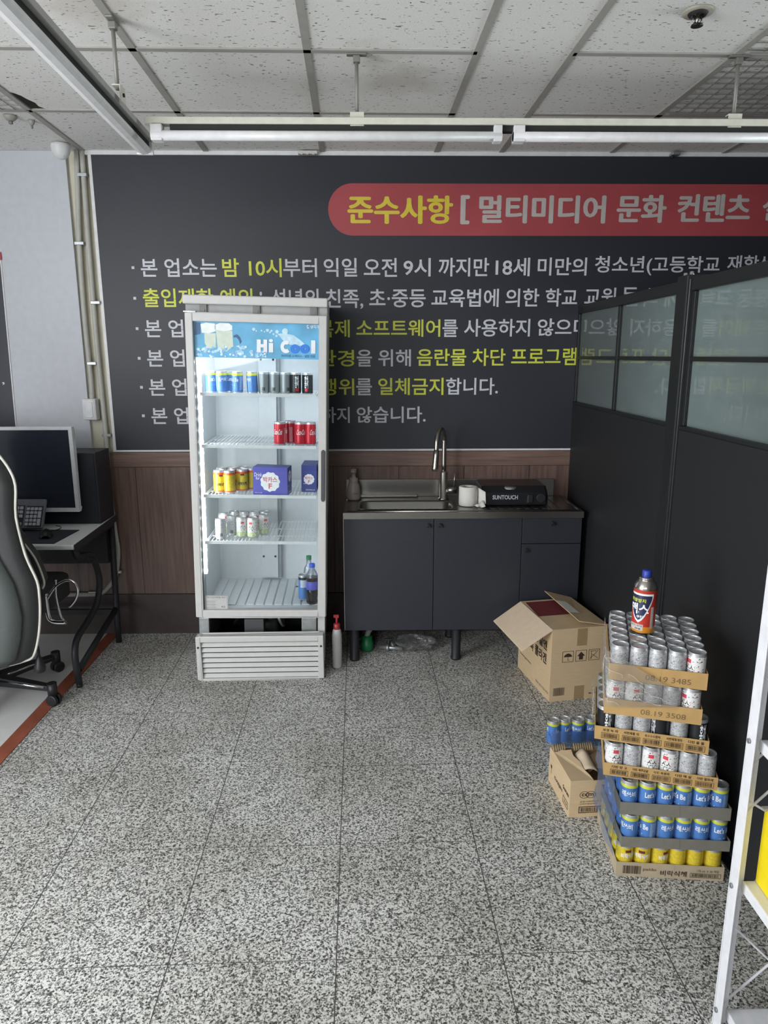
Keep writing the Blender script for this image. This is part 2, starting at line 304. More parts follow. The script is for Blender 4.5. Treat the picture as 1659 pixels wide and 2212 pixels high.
# ------------------------------------------------------------------ the setting
YW, ZC = 3.93, 2.617
f = MB(); f.add([(-1.56, -3.2, 0), (3.2, -3.2, 0), (3.2, 3.95, 0), (-1.56, 3.95, 0)], [(0, 1, 2, 3)]); struct(f.build('floor', FLOOR))
f = MB(); f.box(-2.83, -1.56, -3.2, 3.95, -.02, .002); struct(f.build('floor_left', VINYL))
f = MB(); f.box(-1.56, -1.495, -3.2, 3.93, -.01, .003); struct(f.build('trim_1', REDT))
struct(MB().box(-2.98, 3.2, 3.95, 4.1, -.05, 2.95).build('wall_back', CREAM))
w = MB(); w.box(-2.98, -2.83, -3.2, 3.95, 0, .6); w.box(-2.98, -2.83, -3.2, 3.95, 2.5, 2.95); w.box(-2.98, -2.83, -3.2, -2.6, .6, 2.5); w.box(-2.98, -2.83, 2.9, 3.95, .6, 2.5); struct(w.build('wall_left', GREYWALL))
struct(MB().box(3.2, 3.3, -3.2, 4.1, 0, 2.95).build('light_block_right', PARTB))  # unseen wall added to shut out world light, dark to cut bounce
w = MB()
for a in (-2.6, -1.5, -.4, .68, 1.77, 2.85): w.box(-2.95, -2.88, a, a+.05, .6, 2.5)
w.box(-2.95, -2.88, -2.6, 2.9, .6, .65); w.box(-2.95, -2.88, -2.6, 2.9, 2.45, 2.5); struct(w.build('window_1', WHITE))
struct(MB().box(-2.83, -1.552, YW-.002, 3.95, 1.085, ZC+.004).build('wall_back_left', GREYWALL))
BXS = lambda x, y: x-.0249*(y-2.7)
c = MB(); c.cur = 0; y0, y1 = -3.2, 3.96
def cq(xa, xb, ya, yb): c.add([(BXS(xa, ya), ya, 0), (BXS(xb, ya), ya, 0), (BXS(xb, yb), yb, 0), (BXS(xa, yb), yb, 0)], [(3, 2, 1, 0)])
cq(-2.98, -1.43, y0, y1); cq(-.805, 3.3, y0, y1); cq(-1.43, -.805, y0, 2.7); cq(-1.43, -.805, 3.335, y1)
hole = [at(px, py, z=ZC+.005) for px, py in ((0, 186), (14, 198), (30, 201), (46, 207), (58, 214), (76, 222), (84, 230), (96, 234), (113, 238))]
xb = -1.43
pts = [(BXS(xb, 2.7), 2.7), (BXS(-.805, 2.7), 2.7), (BXS(-.805, 3.335), 3.335), (hole[-1].x, 3.335)]+[(h.x, h.y) for h in hole[::-1][1:]]
c.add([(x, y, 0) for x, y in pts], [tuple(range(len(pts)))[::-1]])
o = struct(c.build('ceiling', CEIL)); o.location.z = ZC+.005
struct(MB().box(-2.98, 3.3, -3.3, 4.1, ZC+.3, ZC+.34).build('ceiling_plenum', DARK))
g = MB()
def bar(pa, pb, w=.026, zt=ZC+.006, zb=ZC-.001):
    a, b = Vector(pa+(0,)), Vector(pb+(0,)); n = Vector((-(b-a).y, (b-a).x, 0)).normalized()*w/2
    q = [a-n, b-n, b+n, a+n]; g.hexa([(p.x, p.y, zb) for p in q], [(p.x, p.y, zt) for p in q])
for x in (-2.6, -2.02, -1.43, -.805, -.212, .373, .707, 1.278, 1.86, 2.45): bar((BXS(x, -3.2), -3.2), (BXS(x, 3.94), 3.94))
ys = (.18, .82, 1.44, 2.07, 2.705, 3.335)
for y in ys: bar((-2.82, y-.03), (.373, y)); bar((.707, y+.005), (3.2, y+.03))
struct(g.build('ceiling_grid', TBAR))
g = MB(); g.box(-1.45, 3.2, YW-.012, 3.95, ZC-.016, ZC+.004); struct(g.build('trim_2', WHITE))
# wire-mesh panels set in the ceiling grid
def mesh_panel(label, xa, xb, ya, yb):
    t = thing('ceiling_mesh_panel', label, 'ceiling panel', ((xa+xb)/2, (ya+yb)/2, ZC), group='wire mesh ceiling panels'); m = MB(); cx, cy = (xa+xb)/2, (ya+yb)/2
    x = xa+.03
    while x < xb: m.box(BXS(x, ya)-cx-.001, BXS(x, ya)-cx+.001, ya-cy, yb-cy, -.0015, .0015); x += .055
    y = ya+.03
    while y < yb: m.box(xa-cx-.02, xb-cx, y-cy-.001, y-cy+.001, -.003, 0); y += .055
    m.build('wire_mesh', M('mesh_wire', '85847e', .5, .3), t); fr = MB()
    for q in ((xa-cx, xb-cx, ya-cy, ya-cy+.012), (xa-cx, xb-cx, yb-cy-.012, yb-cy)): fr.box(*q, -.002, .002)
    fr.build('edge_frame', TBAR, t); return t
mesh_panel('dark wire mesh panel in ceiling grid at upper right above the partition', 1.295, 1.86, 2.72, 3.325)
mesh_panel('wire mesh ceiling panel at right edge nearer than the hanging light rail', 1.31, 1.86, 2.08, 2.69)
mesh_panel('wire mesh ceiling panel at left edge beside the torn ceiling tile', -2.02, -1.447, 2.72, 3.325)
# wainscot
struct(MB().box(-2.83, 3.2, YW, 3.95, .245, .99).build('wainscot', WOOD)); struct(MB().box(-2.83, 3.2, YW-.008, 3.95, .992, 1.075).build('trim_3', WOODRAIL, bevel=.003))
struct(MB().box(-2.83, 3.2, YW-.006, 3.95, 0, .243).build('baseboard_back', BASEB))
# ------------------------------------------------------------------ banner with house rules
ban = thing('wall_banner', 'dark banner with red title bar and white and yellow Korean house rules', 'banner', (.8, YW, 1.85))
bo = Vector((.8, YW, 1.85)); WM = lambda d: (lambda u, v: (u-bo.x, -d, v-bo.z))
bl = at(196, 345, y=YW); bb = at(250.5, 968, y=YW); ZT = at(900, 334, y=YW).z
k = MB(); k.prism([(bl.x, ZT), (bb.x, 1.086), (3.1, 1.086), (3.1, ZT)], lambda u, v, w: (u-bo.x, -w+.004, v-bo.z), .008); k.build('banner_sheet', BANNER, ban)
k = MB(); k.prism([(bl.x-.012, ZT), (bb.x-.012, 1.082), (bb.x+.003, 1.082), (bl.x+.004, ZT)], lambda u, v, w: (u-bo.x, -w+.006, v-bo.z), .012); k.build('edge_strip', WHITE, ban)
k = MB(); k.box(bb.x-.012-bo.x, 3.1-bo.x, -.008, .004, 1.078-bo.z, 1.088-bo.z); k.build('bottom_moulding', WHITE, ban)
pt, pb_ = at(1000, 397, y=YW), at(1000, 509.5, y=YW); pl = at(709, 453, y=YW).x; rr = (pt.z-pb_.z)/2; zc = (pt.z+pb_.z)/2
pts = [(pl+rr+rr*math.cos(a), zc+rr*math.sin(a)) for a in [math.pi/2+math.pi*i/24 for i in range(25)]]+[(2.6, zc-rr), (2.6, zc+rr)]
k = MB(); k.prism(pts, lambda u, v, w: (u-bo.x, -w, v-bo.z), .0045); k.build('title_bar', PRED, ban)
def seg(mat, s, x0, x1, y0, y1, d=.0062, bold=.014, nm='white_lettering', heavy=0.):
    a, b = at(x0, y1, y=YW), at(x1, y0, y=YW); k = MB()
    for i, (p, q) in enumerate([(0, 0)] if not heavy else [(-1, 0), (1, 0), (0, -1), (0, 1), (0, 0), (-.6, .6), (.6, .6), (-.6, -.6), (.6, -.6)]):
        h = heavy; put_text(k, s, a.x+h+p*h, b.x-h+p*h, a.z+h+q*h*.6, b.z-h+q*h*.6, WM(d+i*.00004), bold)
    k.build(nm, mat, ban)
for i, (x, y) in enumerate(((288, 578.5), (292, 644.5), (297, 710), (301.5, 774), (306.5, 836.5), (310.5, 898))):
    a, b = at(x-2.8, y+3, y=YW), at(x+2.8, y-3, y=YW); rect(MB(), a.x, b.x, a.z, b.z, WM(.0062)).build('bullet_point', PWHITE, ban)
for s, x0, x1, y0, y1 in (('본 업소는', 306.3, 467.7, 558.4, 598.4), ('부터', 612.8, 684.4, 558.4, 598.6), ('익일', 699.7, 771.3, 557.7, 598.3), ('오전', 786, 857.5, 557.7, 598.3), ('9시', 871.4, 930.4, 557.7, 597.5), ('까지만', 946.7, 1056.7, 557.3, 597.5), ('18세', 1069.6, 1145, 557, 597), ('미만의', 1160.3, 1268, 556.7, 595.5), ('청소년(고등학교', 1283, 1555.5, 553.5, 595), ('재학생)', 1567.8, 1685, 552, 592),
    (':', 562, 566.4, 630, 660), ('성년의', 586.6, 688, 624, 664.5), ('친족,', 704.4, 784.5, 624.7, 667.7), ('초·중등', 797.6, 919.6, 624.5, 664.2), ('교육법에', 931.6, 1077.6, 624, 663.3), ('의한', 1091, 1165, 623.6, 663), ('학교', 1177, 1247.4, 623.4, 662.4), ('교원', 1260.9, 1331.6, 621.7, 660.3), ('등', 1341, 1379, 621, 643+17), ('보호자', 1394, 1500, 620, 659),
    ('본 업소는', 315, 475.8, 690.3, 728.8), ('를', 955.3, 989, 690.4, 728), ('사용하지', 1001.7, 1145.3, 689, 727.2), ('않으며', 1160, 1271, 688, 726), ('본 업소는', 319.8, 477, 754.8, 792.2), ('을', 770.8, 803.4, 755.3, 791.8), ('위해', 817, 887.6, 754.6, 791.6), ('을 설치', 1257, 1350, 751, 788),
    ('본 업소는', 324, 481.5, 817.6, 855), ('를', 769.7, 803.4, 817.2, 853.8), ('합니다.', 963, 1076, 815.8, 852.8), ('본 업소는', 329, 484, 879.7, 916), ('주류를 판매', 500, 681, 879, 915), ('하지', 695, 755.3, 879, 913.6), ('않습니다.', 770.8, 919.6, 877.7, 913.6)): seg(PWHITE, s, x0, x1, y0, y1)
for s, x0, x1, y0, y1 in (('밤 10시', 481.5, 608, 558.4, 599), ('출입제한 예외', 310.9, 545.1, 623.2, 664), ('불법복제', 612, 755.3, 690.8, 729), ('소프트웨어', 769.7, 951.2, 690, 727.8), ('건전한 환경', 545, 765, 755.6, 792), ('음란물 차단', 900.3, 1092, 753, 790.7), ('프로그램', 1103.4, 1246, 751, 789), ('사행행위', 612, 765, 817.5, 854), ('일체금지', 817, 958, 816, 853.4)): seg(PYEL, s, x0, x1, y0, y1, nm='yellow_lettering')
seg(PTYEL, '준수사항', 750.9, 979, 421.5, 485, bold=.0, heavy=.0058, nm='title_lettering')
for s, x0, x1, y0, y1 in (('[', 993.7, 1015, 421, 486), ('멀티미디어', 1033.7, 1310, 421.7, 484), ('문화', 1329.3, 1441.3, 420.5, 482.8), ('컨텐츠', 1460, 1623.5, 419, 480.8), ('설치', 1642.6, 1745, 418, 479)): seg(PGREYW, s, x0, x1, y0, y1, bold=.0, heavy=.0058, nm='title_lettering')
# poster at the left edge
pos = thing('wall_poster', 'dark poster with white border at the far left of the grey wall', 'poster', (-2.4, YW, 1.7)); po = Vector((-2.4, YW, 1.7))
pa, pb2 = at(1, 560, y=YW), at(35, 924, y=YW); sl = (pb2.x-pa.x)/(pb2.z-pa.z)
xe = lambda z: pb2.x+sl*(z-pb2.z)
k = MB(); k.prism([(-2.78, pb2.z), (xe(pb2.z), pb2.z), (xe(2.13), 2.13), (-2.78, 2.13)], lambda u, v, w: (u-po.x, -w-.002, v-po.z), .004); k.build('poster_sheet', POSTER, pos)
k = MB(); k.prism([(xe(pb2.z), pb2.z), (xe(pb2.z)+.006, pb2.z), (xe(2.13)+.006, 2.13), (xe(2.13), 2.13)], lambda u, v, w: (u-po.x, -w-.002, v-po.z), .005); k.build('white_edge', WHITE, pos)
k = MB(); a, b = at(-130, 832, y=YW), at(9.5, 808, y=YW); put_text(k, '본인이며,', a.x, b.x, a.z, b.z, lambda u, v: (u-po.x, -.0078, v-po.z), .01); k.build('lettering', PWHITE, pos)
k = MB(); a, b = at(-200, 562, y=YW), at(3.5, 545, y=YW); k.prism([(a.x, a.z), (b.x, a.z), (b.x, b.z), (a.x, b.z)], lambda u, v, w: (u-po.x, -w-.006, v-po.z), .003); k.build('red_title_bar', M('poster_red', 'a5383f', .5), pos)
# ------------------------------------------------------------------ ceiling things
def light_rail_x():
    t = thing('light_rail', 'long cream light rail with unlit white tubes hanging parallel to the banner', 'light fixture', (-.78, 2.70, 2.39)); X1 = 3.0
    MB().box(0, X1, -.012, .03, -.003, .019).build('rail', CREAMRAIL, t, bevel=.002); MB().box(.085, X1, -.004, .025, -.022, -.003).build('channel', DARK, t)
    for a, b in ((.02, 1.245), (1.285, 2.50), (2.53, 3.0)):
        k = MB().tube([(a, -.006, -.04), (b, -.006, -.04)], .0165, 14).build('lamp_tube', TUBEW, t)
        for p, q in ((a, a+.04), (b-.03, b)): MB().box(p, q, -.02, .02, -.058, -.005).build('end_cap', WHITE, t, bevel=.003)
light_rail_x()
def light_rail_y():
    t = thing('light_rail', 'long white light rail running towards the viewer at upper left', 'light fixture', (-.845, 2.915, 2.39), (0, 0, math.radians(1.43+.9))); L = 3.6
    MB().box(.002, .030, -L, 0, -.004, .016).build('rail', M('rail_grey', 'a9a8a4', .5), t, bevel=.002); MB().box(.004, .014, -L, 0, -.022, -.004).build('channel', DARK, t)
    k = MB()
    prof = [(.006, -.02), (.018, -.026), (.019, -.038), (.008, -.046), (-.012, -.048), (-.03, -.042), (-.036, -.028), (-.032, -.010), (-.016, -.003), (.004, -.004)]
    for a, b in ((-1.2, -.004), (-2.41, -1.21), (-L, -2.42)):
        MB().rings([[(x, y, z) for x, z in prof] for y in (a, b)], smooth=False).build('lamp_tube', TUBEW, t)
    MB().box(-.034, .028, -.012, .002, -.048, .012).build('end_cap', WHITE, t, bevel=.003)
light_rail_y()
def rod(label, x, y, zb, along=0):
    t = thing('hanger_rod', label, 'hanger rod', (x, y, zb), (0, 0, along), 'threaded hanger rods of the light rails'); h = ZC-zb
    MB().cyl((0, 0, .03), (0, 0, h-.004), .0065, 10).build('rod', M('rod_grey', '8c8a84', .5, .3), t)
    MB().box(-.035, .035, -.012, .012, h-.008, h).box(-.012, .012, -.012, .012, h-.03, h-.008).build('ceiling_bracket', M('bracket_grey', '86847e', .5, .4), t, bevel=.003)
    MB().box(-.024, .024, -.016, -.013, -.005, .04).box(-.024, .024, -.013, .01, .036, .04).build('hanger_plate', CREAMRAIL, t)
    MB().lathe([(0, .004), (.006, .004), (.006, 0), (0, 0)], 6).build('bolt_nut', DARK, t).matrix_local = Matrix.Translation((0, -.0165, .015)) @ Matrix.Rotation(math.pi/2, 4, 'X')
rod('middle grey hanger rod holding the long rail above the red title bar', -.043, 2.712, 2.388); rod('right hanger rod in front of the wire mesh ceiling panel', 1.288, 2.712, 2.388); rod('left hanger rod holding the rail that runs towards the viewer', -.793, 2.47, 2.388, math.pi/2)
t = thing('sprinkler_head', 'metal sprinkler head with round cream plate on the ceiling at upper right', 'sprinkler', (1.003, 2.405, ZC+.004))
MB().lathe([(0, -.002), (.044, -.006), (.046, -.001), (.046, 0)], 28).build('escutcheon', M('esc_cream', 'a9a596', .5), t); MB().lathe([(.03, -.006), (.026, -.012), (.02, -.013), (.018, -.004)], 20).build('cup', DARK, t)
MB().lathe([(0, -.034), (.017, -.036), (.018, -.04), (0, -.04)], 18).build('deflector', M('deflector_dark', '3a3a38', .4, .8), t)
k = MB(); k.cyl((0, 0, -.006), (0, 0, -.036), .006, 10); k.tube([(.012, 0, -.01), (.013, 0, -.025), (.004, 0, -.036)], .0025, 6); k.tube([(-.012, 0, -.01), (-.013, 0, -.025), (-.004, 0, -.036)], .0025, 6); k.build('frame_arms', BRUSH, t)
p = at(123, 305, z=ZC); t = thing('security_camera', 'white dome security camera under the ceiling at the left corner', 'camera', (p.x-.005, 3.80, ZC))
MB().lathe([(0, 0), (.045, 0), (.046, -.01), (.044, -.03), (.036, -.05), (.02, -.066), (.0, -.072)], 24).build('housing', WHITE, t)
k = MB(); k.lathe([(0, .003), (.019, .0), (.022, -.006)], 20); o = k.build('lens', DARK, t); o.matrix_local = Matrix.Translation((.006, -.026, -.052)) @ Vector((.15, -.75, -.62)).to_track_quat('Z', 'Y').to_matrix().to_4x4()
for lab, px, py, r in (('small grey ceiling sensor at upper left edge below the wire mesh', 22, 252, .028), ('tiny white ceiling fitting beside the left grid bar', 68, 262, .014)):
    p = at(px, py, z=ZC); t = thing('ceiling_sensor', lab, 'sensor', (p.x, p.y, ZC+.005)); MB().lathe([(0, 0), (r, 0), (r, -.008), (r*.6, -.02), (0, -.024)], 18).build('sensor_base', M('sensor_grey', '98968f', .5), t)
    MB().lathe([(0, -.02), (r*.35, -.024), (r*.3, -.034), (0, -.036)], 12).build('sensor_tip', M('sensor_tip_grey', '7a7872', .5), t)
p = at(1462, 326, y=3.87); t = thing('small_bracket', 'small dark metal clip where ceiling meets banner at right', 'clip', (p.x, 3.9, ZC-.004)); MB().box(-.02, .02, -.03, .02, -.016, 0).build('clip_plate', GALV, t, bevel=.004); MB().cyl((-.012, -.01, -.016), (-.012, -.01, -.026), .006, 10).build('clip_screw', DARK, t)
p = at(665, 328, y=3.9); t = thing('cable_clip', 'small translucent plastic clip on ceiling edge above the refrigerator', 'clip', (p.x, 3.895, ZC-.004)); MB().box(-.05, .05, -.02, .02, -.016, 0).build('clip_body', M('clip_pale', 'c9c9c2', .4), t, bevel=.004)
k = MB()
for x in (-.03, 0, .03): k.box(x-.006, x+.006, -.024, .0, -.02, -.016)
k.build('clip_teeth', M('clip_pale', 'c9c9c2', .4), t)
# conduits, switch
YC = 3.925
def conduit(name, label, pts, r, clips):
    t = thing(name, label, 'conduit', (pts[0][0], YC, 0)); ox = pts[0][0]; P = curve([(x-ox, (q[0] if q else 0), z) for x, z, *q in pts], 10)
    Q = []; R = []                       # ribbed hose
    for i in range(len(P)-1):
        n = max(1, int((P[i+1]-P[i]).length/.007))
        for j in range(n): Q.append(P[i].lerp(P[i+1], j/n)); R.append(r*(1.0 if len(Q) % 2 else .93))
    MB().tube(Q, R, 10).build('conduit_hose', CONDUIT, t)
    for x, z in clips: MB().box(x-ox-r-.004, x-ox+r+.018, -r-.003, .02, z-.008, z+.008).build('clip', GALV, t, bevel=.002)
w = lambda px, py: (at(px, py, y=YC).x, at(px, py, y=YC).z)
conduit('conduit_pipe', 'grey ribbed conduit running from ceiling down to the wall switch', [w(166, 322)+(-.005,), w(168, 420), w(172, 540), w(183, 690), (w(196, 815)), w(199, 866)], .0135, [w(170, 526), w(197, 785)])
conduit('conduit_pipe', 'pale conduit pipe running past the switch down behind the desk', [w(177, 322)+(-.005,), w(182, 400), w(192, 540), w(209, 740), w(222, 870), w(230, 945)+(-.008,), w(240, 1060)+(-.02,), w(252, 1150)+(-.02,), w(257, 1190)+(-.015,), w(252, 1240)+(-.012,), w(236, 1267)+(-.012,), w(215, 1281)+(-.012,), w(165, 1283)+(-.012,), w(90, 1283)+(-.012,)], .0135, [w(176, 378), w(205, 654), w(229, 940), w(253, 1234), w(199, 1279)])
p = at(200, 884, y=YC); t = thing('light_switch', 'square white rocker switch on the wall strip below the conduit', 'switch', (p.x, YW-.004, p.z))
MB().box(-.036, .036, -.05, .01, -.055, .058).build('switch_box', WHITE, t, bevel=.004); MB().box(-.022, .022, -.058, -.05, -.042, .042).build('rocker', GLOSSW, t, bevel=.004); MB().box(-.03, .03, -.053, -.05, -.05, .052).build('cover_plate', WHITE, t, bevel=.002)
# ------------------------------------------------------------------ refrigerator
FL0 = Vector((-.5625, 3.325, 0)); LEAN = math.radians(1.34); FRZ = math.radians(2.4)
FRM = Matrix.Translation(FL0) @ Matrix.Rotation(FRZ, 4, 'Z') @ Matrix.Rotation(LEAN, 4, 'Y'); FRI = FRM.inverted()
def fl(px, py, y=.0):                      # point inside the refrigerator (its own axes), y behind its door face
    return FRI @ at(px, py, y=FL0.y+y)
fr = thing('display_refrigerator', 'tall white glass-door display refrigerator with lit shelves and blue sign', 'refrigerator', FL0, (0, LEAN, FRZ))
MB().box(-.325, -.29, .05, .575, .31, 1.82).box(.29, .325, .05, .575, .31, 1.82).box(-.29, .29, .55, .575, .31, 1.82).box(-.29, .29, .07, .55, 1.75, 1.82).box(-.29, .29, .07, .55, .31, .345).build('cabinet', FRIDGEW, fr, bevel=.004)
MB().box(-.29, -.284, .052, .55, .345, 1.75).box(.284, .29, .052, .55, .345, 1.75).box(-.284, .284, .535, .55, .345, 1.75).box(-.284, .284, .06, .535, 1.735, 1.75).build('liner', LINER, fr)
k = MB().box(-.284, .284, .055, .535, .345, .356)
for i in range(12): k.box(-.27+i*.047, -.27+i*.047+.038, .09, .5, .356, .362)
k.build('liner_floor', LINER, fr, bevel=.0025)
MB().box(.15, .17, .36, .38, .362, .3625).build('drain_hole', DARK, fr)
k = MB().box(-.05, .045, .49, .535, .375, 1.735); k.build('air_duct', LINER, fr, bevel=.003)
MB().box(.045, .062, .5, .535, .37, 1.735).build('duct_shade_strip', M('duct_shade_grey', '8f979c', .4), fr)  # shadow beside the duct, painted as a darker grey strip
for x in (-.035, .03): 
    for z in (.5, 1.58): MB().cyl((x, .492, z), (x, .486, z), .006, 10).build('screw', DARK, fr)
MB().box(-.325, .325, -.012, .575, 1.822, 1.862).build('top_cap', FRIDGEW, fr, bevel=.006, seg=3)
MB().box(-.32, .322, .03, .06, 1.785, 1.822).build('top_recess', M('recess_grey', 'a9aaa9', .5), fr)
for x in (-.24, 0, .26): MB().box(x-.016, x+.016, .018, .035, 1.788, 1.822).cyl((x+.004, .02, 1.797), (x+.004, .014, 1.797), .005, 8).build('hinge_bracket', M('bracket_dark', '7e7f7e', .5), fr)
MB().box(-.325, -.27, .0, .05, 1.786, 1.792).build('hinge', GALV, fr)
door = MB().box(-.32, -.286, 0, .042, .325, 1.785).box(.286, .322, 0, .042, .325, 1.785).box(-.286, .286, 0, .042, 1.747, 1.785).box(-.286, .286, 0, .042, .325, .362).build('door', FRIDGEW, fr, bevel=.004)
MB().box(-.287, .287, .022, .026, .361, 1.588).build('glass_pane', GLASS, door)
MB().box(-.318, .318, .042, .05, .33, 1.78).build('gasket_ring', DARK, door) if False else None
h0, h1 = fl(697.5, 972), fl(697.5, 1085)
MB().prism([(h0.x-.009, h1.z+.012), (h0.x-.006, h1.z+.003), (h0.x, h1.z), (h0.x+.006, h1.z+.003), (h0.x+.009, h1.z+.012), (h0.x+.009, h0.z-.008), (h0.x, h0.z), (h0.x-.009, h0.z-.008)], lambda u, v, w: (u, -w-.0005, v), .007).build('handle_grip', M('handle_grey', '4c4d50', .5), door, bevel=.002)
sg = MB().box(-.286, .286, .022, .027, 1.588, 1.747).build('sign_panel', SKYB, fr)
SM = lambda u, v: (u, .0268, v)
def sp(px, py): q = fl(px, py, .021); return (q.x, q.z)
def spx(X, Y): return sp(380+X/4.608, 620+Y/4.608)    # coordinates of the enlarged view
def poly(mb, pts, d=.0214, t_=.0008): mb.prism([spx(*p) for p in pts], lambda u, v, w: (u, d+.0006-w, v), t_)
k = MB(); poly(k, [(285, 460), (400, 460), (400, 600), (330, 620), (290, 560)]); poly(k, [(400, 430), (562, 435), (572, 590), (500, 645), (420, 620)]); k.build('beer_print', BEER, sg)
k = MB(); poly(k, [(248, 370), (300, 355), (390, 365), (400, 395), (398, 440), (330, 462), (262, 455)], .0208); poly(k, [(385, 380), (440, 358), (530, 362), (562, 385), (562, 428), (480, 440), (388, 425)], .0208); k.build('foam_print', FOAM, sg)
k = MB(); poly(k, [(190, 350), (248, 352), (248, 470), (190, 480)]); 
k.build('bottle_print', SIGND, sg); k = MB(); k.prism([spx(x, y) for x, y in ((575, 482), (610, 470), (640, 500), (655, 545), (640, 570), (625, 525), (600, 500), (575, 505))], lambda u, v, w: (u, .0222-w, v), .0008); k.build('mug_handle_print', SIGND, sg)
for kk_, (nm_, col_) in enumerate((('ice_print', ICE), ('ice_print', M('sign_ice_blue', '6fb2e0', .3, var=.3, scale=70)), ('ice_print', M('sign_ice_pale', 'cfe6f2', .3, var=.2, scale=60)))):
  k = MB(); rnd = random.Random(3+kk_)
  for i in range(34):
    x = rnd.uniform(205, 900); y = rnd.uniform(590 if x < 700 else 640, 695); r = rnd.uniform(10, 26)*(1-.18*kk_); n = rnd.choice((4, 5, 6)); a0 = rnd.random()*6
    if y+r > 712: r = 712-y
    if x-r < 190: continue
    poly(k, [(x+r*math.cos(a0+j*6.283/n), min(705, y+r*.9*math.sin(a0+j*6.283/n))) for j in range(n)], .0206-(i+kk_*34)*.000006)
  k.build(nm_, col_, sg)
k = MB(); poly(k, [(1010, 465), (1080, 460), (1170, 480), (1240, 530), (1290, 575), (1200, 590), (1090, 560), (1040, 500)])
for x, y, r in ((775, 420, 16), (800, 437, 8), (852, 434, 9), (910, 430, 15), (950, 436, 11), (1005, 445, 18), (1085, 440, 30), (880, 445, 7), (935, 452, 9), (970, 468, 10), (1000, 486, 12)): poly(k, [(x+r*math.cos(j*.628), y+r*math.sin(j*.628)) for j in range(10)], .0206)
k.build('splash_print', M('sign_splash', 'bfe0ee', .3, var=.15, scale=50), sg)
def stx(mb, s, X0, X1, Y0, Y1, bold=.02, d=.0188): (u0, v0), (u1, v1) = spx(X0, Y1), spx(X1, Y0); put_text(mb, s, u0, u1, v0, v1, lambda u, v: (u, d, v), bold)
k = MB()
def blk(mb, pts, d=.0194): mb.prism([spx(*p) for p in pts], lambda u, v, w: (u, d-w, v), .0006)
blk(k, [(805, 522), (845, 522), (845, 568), (872, 568), (872, 522), (908, 524), (908, 648), (872, 648), (872, 602), (845, 602), (845, 648), (805, 648)]); blk(k, [(925, 556), (968, 557), (968, 650), (925, 650)]); blk(k, [(946+21*math.cos(a*.524), 533+16*math.sin(a*.524)) for a in range(12)]); blk(k, [(1345, 530), (1388, 530), (1388, 662), (1345, 662)])
blk(k, [(1095+a*55*math.cos(math.radians(b)), 595+a*64*math.sin(math.radians(b))) for a, bs in ((1, range(50, 311, 20)), (.38, range(310, 49, -20))) for b in bs]); stx(k, '컵 냉각기', 1300, 1420, 378, 412, .02); k.build('lettering', PWH, sg)
k = MB()
for cx_ in (1183, 1281): k.add([(lambda p: (p[0], .0190, p[1]))(spx(cx_+q_*46*math.cos(a*.2618), 616+q_*46*math.sin(a*.2618))) for a in range(24) for q_ in (1, .24)], [(2*i, 2*i+1, (2*i+3) % 48, (2*i+2) % 48) for i in range(24)])
k.build('blue_lettering', PBLUE, sg)
k = MB(); stx(k, '프리미엄 쇼케이스 · 냉장 전문', 1045, 1385, 678, 698, .005); k.build('small_lettering', SIGND, sg)
# paper label at the bottom of the glass
k = MB(); a, b = fl(442, 1318), fl(491, 1288); k.box(a.x, b.x, .0195, .0212, a.z, b.z); lb = k.build('paper_label', M('label_paper', 'bfc0be', .7), fr)
k = MB(); lm = lambda u, v: (u, .0190, v); put_text(k, '에너지소비효율 등급', a.x+.012, b.x-.012, b.z-.014, b.z-.008, lm, 0); frame_rect(k, a.x+.003, b.x-.003, a.z+.003, b.z-.003, .0008, lm)
for i in range(5): rect(k, a.x+.006, a.x+.055-.004*(i % 2), a.z+.010+i*.0085, a.z+.011+i*.0085, lm)
put_text(k, 'AS', b.x-.034, b.x-.014, a.z+.01, a.z+.02, lm, 0); k.build('lettering', PBLACK, lb)
# shelves
SHZ = [fl(565, y, .05).z for y in (853, 965, 1072.5, 1172)]
for z in SHZ:
    k = MB(); k.box(-.272, .272, .050, .06, z-.009, z+.006); k.box(-.272, .272, .505, .511, z-.004, z+.002)
    for x in (-.272, .266): k.box(x, x+.006, .055, .51, z-.004, z+.002)
    for y in (.2, .35): k.box(-.272, .272, y, y+.006, z-.008, z-.003)
    for i in range(30): x = -.262+i*.018; k.box(x-.0021, x+.0021, .055, .51, z-.003, z)
    k.build('wire_shelf', WIREW, fr)
# lamp strip down the left side
k = MB().box(-.283, -.268, .062, .078, .53, 1.575); ls = k.build('lamp_strip', LEDSTRIP, fr)
for i in range(20):
    z = .55+i*.0535; MB().box(-.2835, -.265, .0575, .0622, z-.006, z+.006).build('lamp_diode', LED, ls)
MB().box(-.284, -.279, .08, .1, .36, 1.73).build('strip_cable', WIREW, fr)
ld = bpy.data.lights.new('refrigerator_lamp', 'AREA'); ld.shape = 'RECTANGLE'; ld.size = .012; ld.size_y = 1.0; ld.energy = 1.25; ld.color = (.93, .97, 1)
lo = bpy.data.objects.new('refrigerator_lamp', ld); COL.objects.link(lo); lo.parent = fr; lo.location = (-.262, .075, 1.05); lo.rotation_euler = Vector((.8, .6, 0)).to_track_quat('-Z', 'Y').to_euler()
l2 = bpy.data.lights.new('refrigerator_top_fill', 'AREA'); l2.shape = 'RECTANGLE'; l2.size = .45; l2.size_y = .04; l2.energy = .9; l2.color = (.93, .97, 1)  # unseen lamp added behind the sign to spread the interior light
o2_ = bpy.data.objects.new('refrigerator_top_fill', l2); COL.objects.link(o2_); o2_.parent = fr; o2_.location = (0, .1, 1.72); o2_.rotation_euler = (math.radians(18), 0, 0)
lo.rotation_euler = Matrix((( 0.6, 0, -.8), (-.8, 0, -.6), (0, 1, 0))).to_euler()
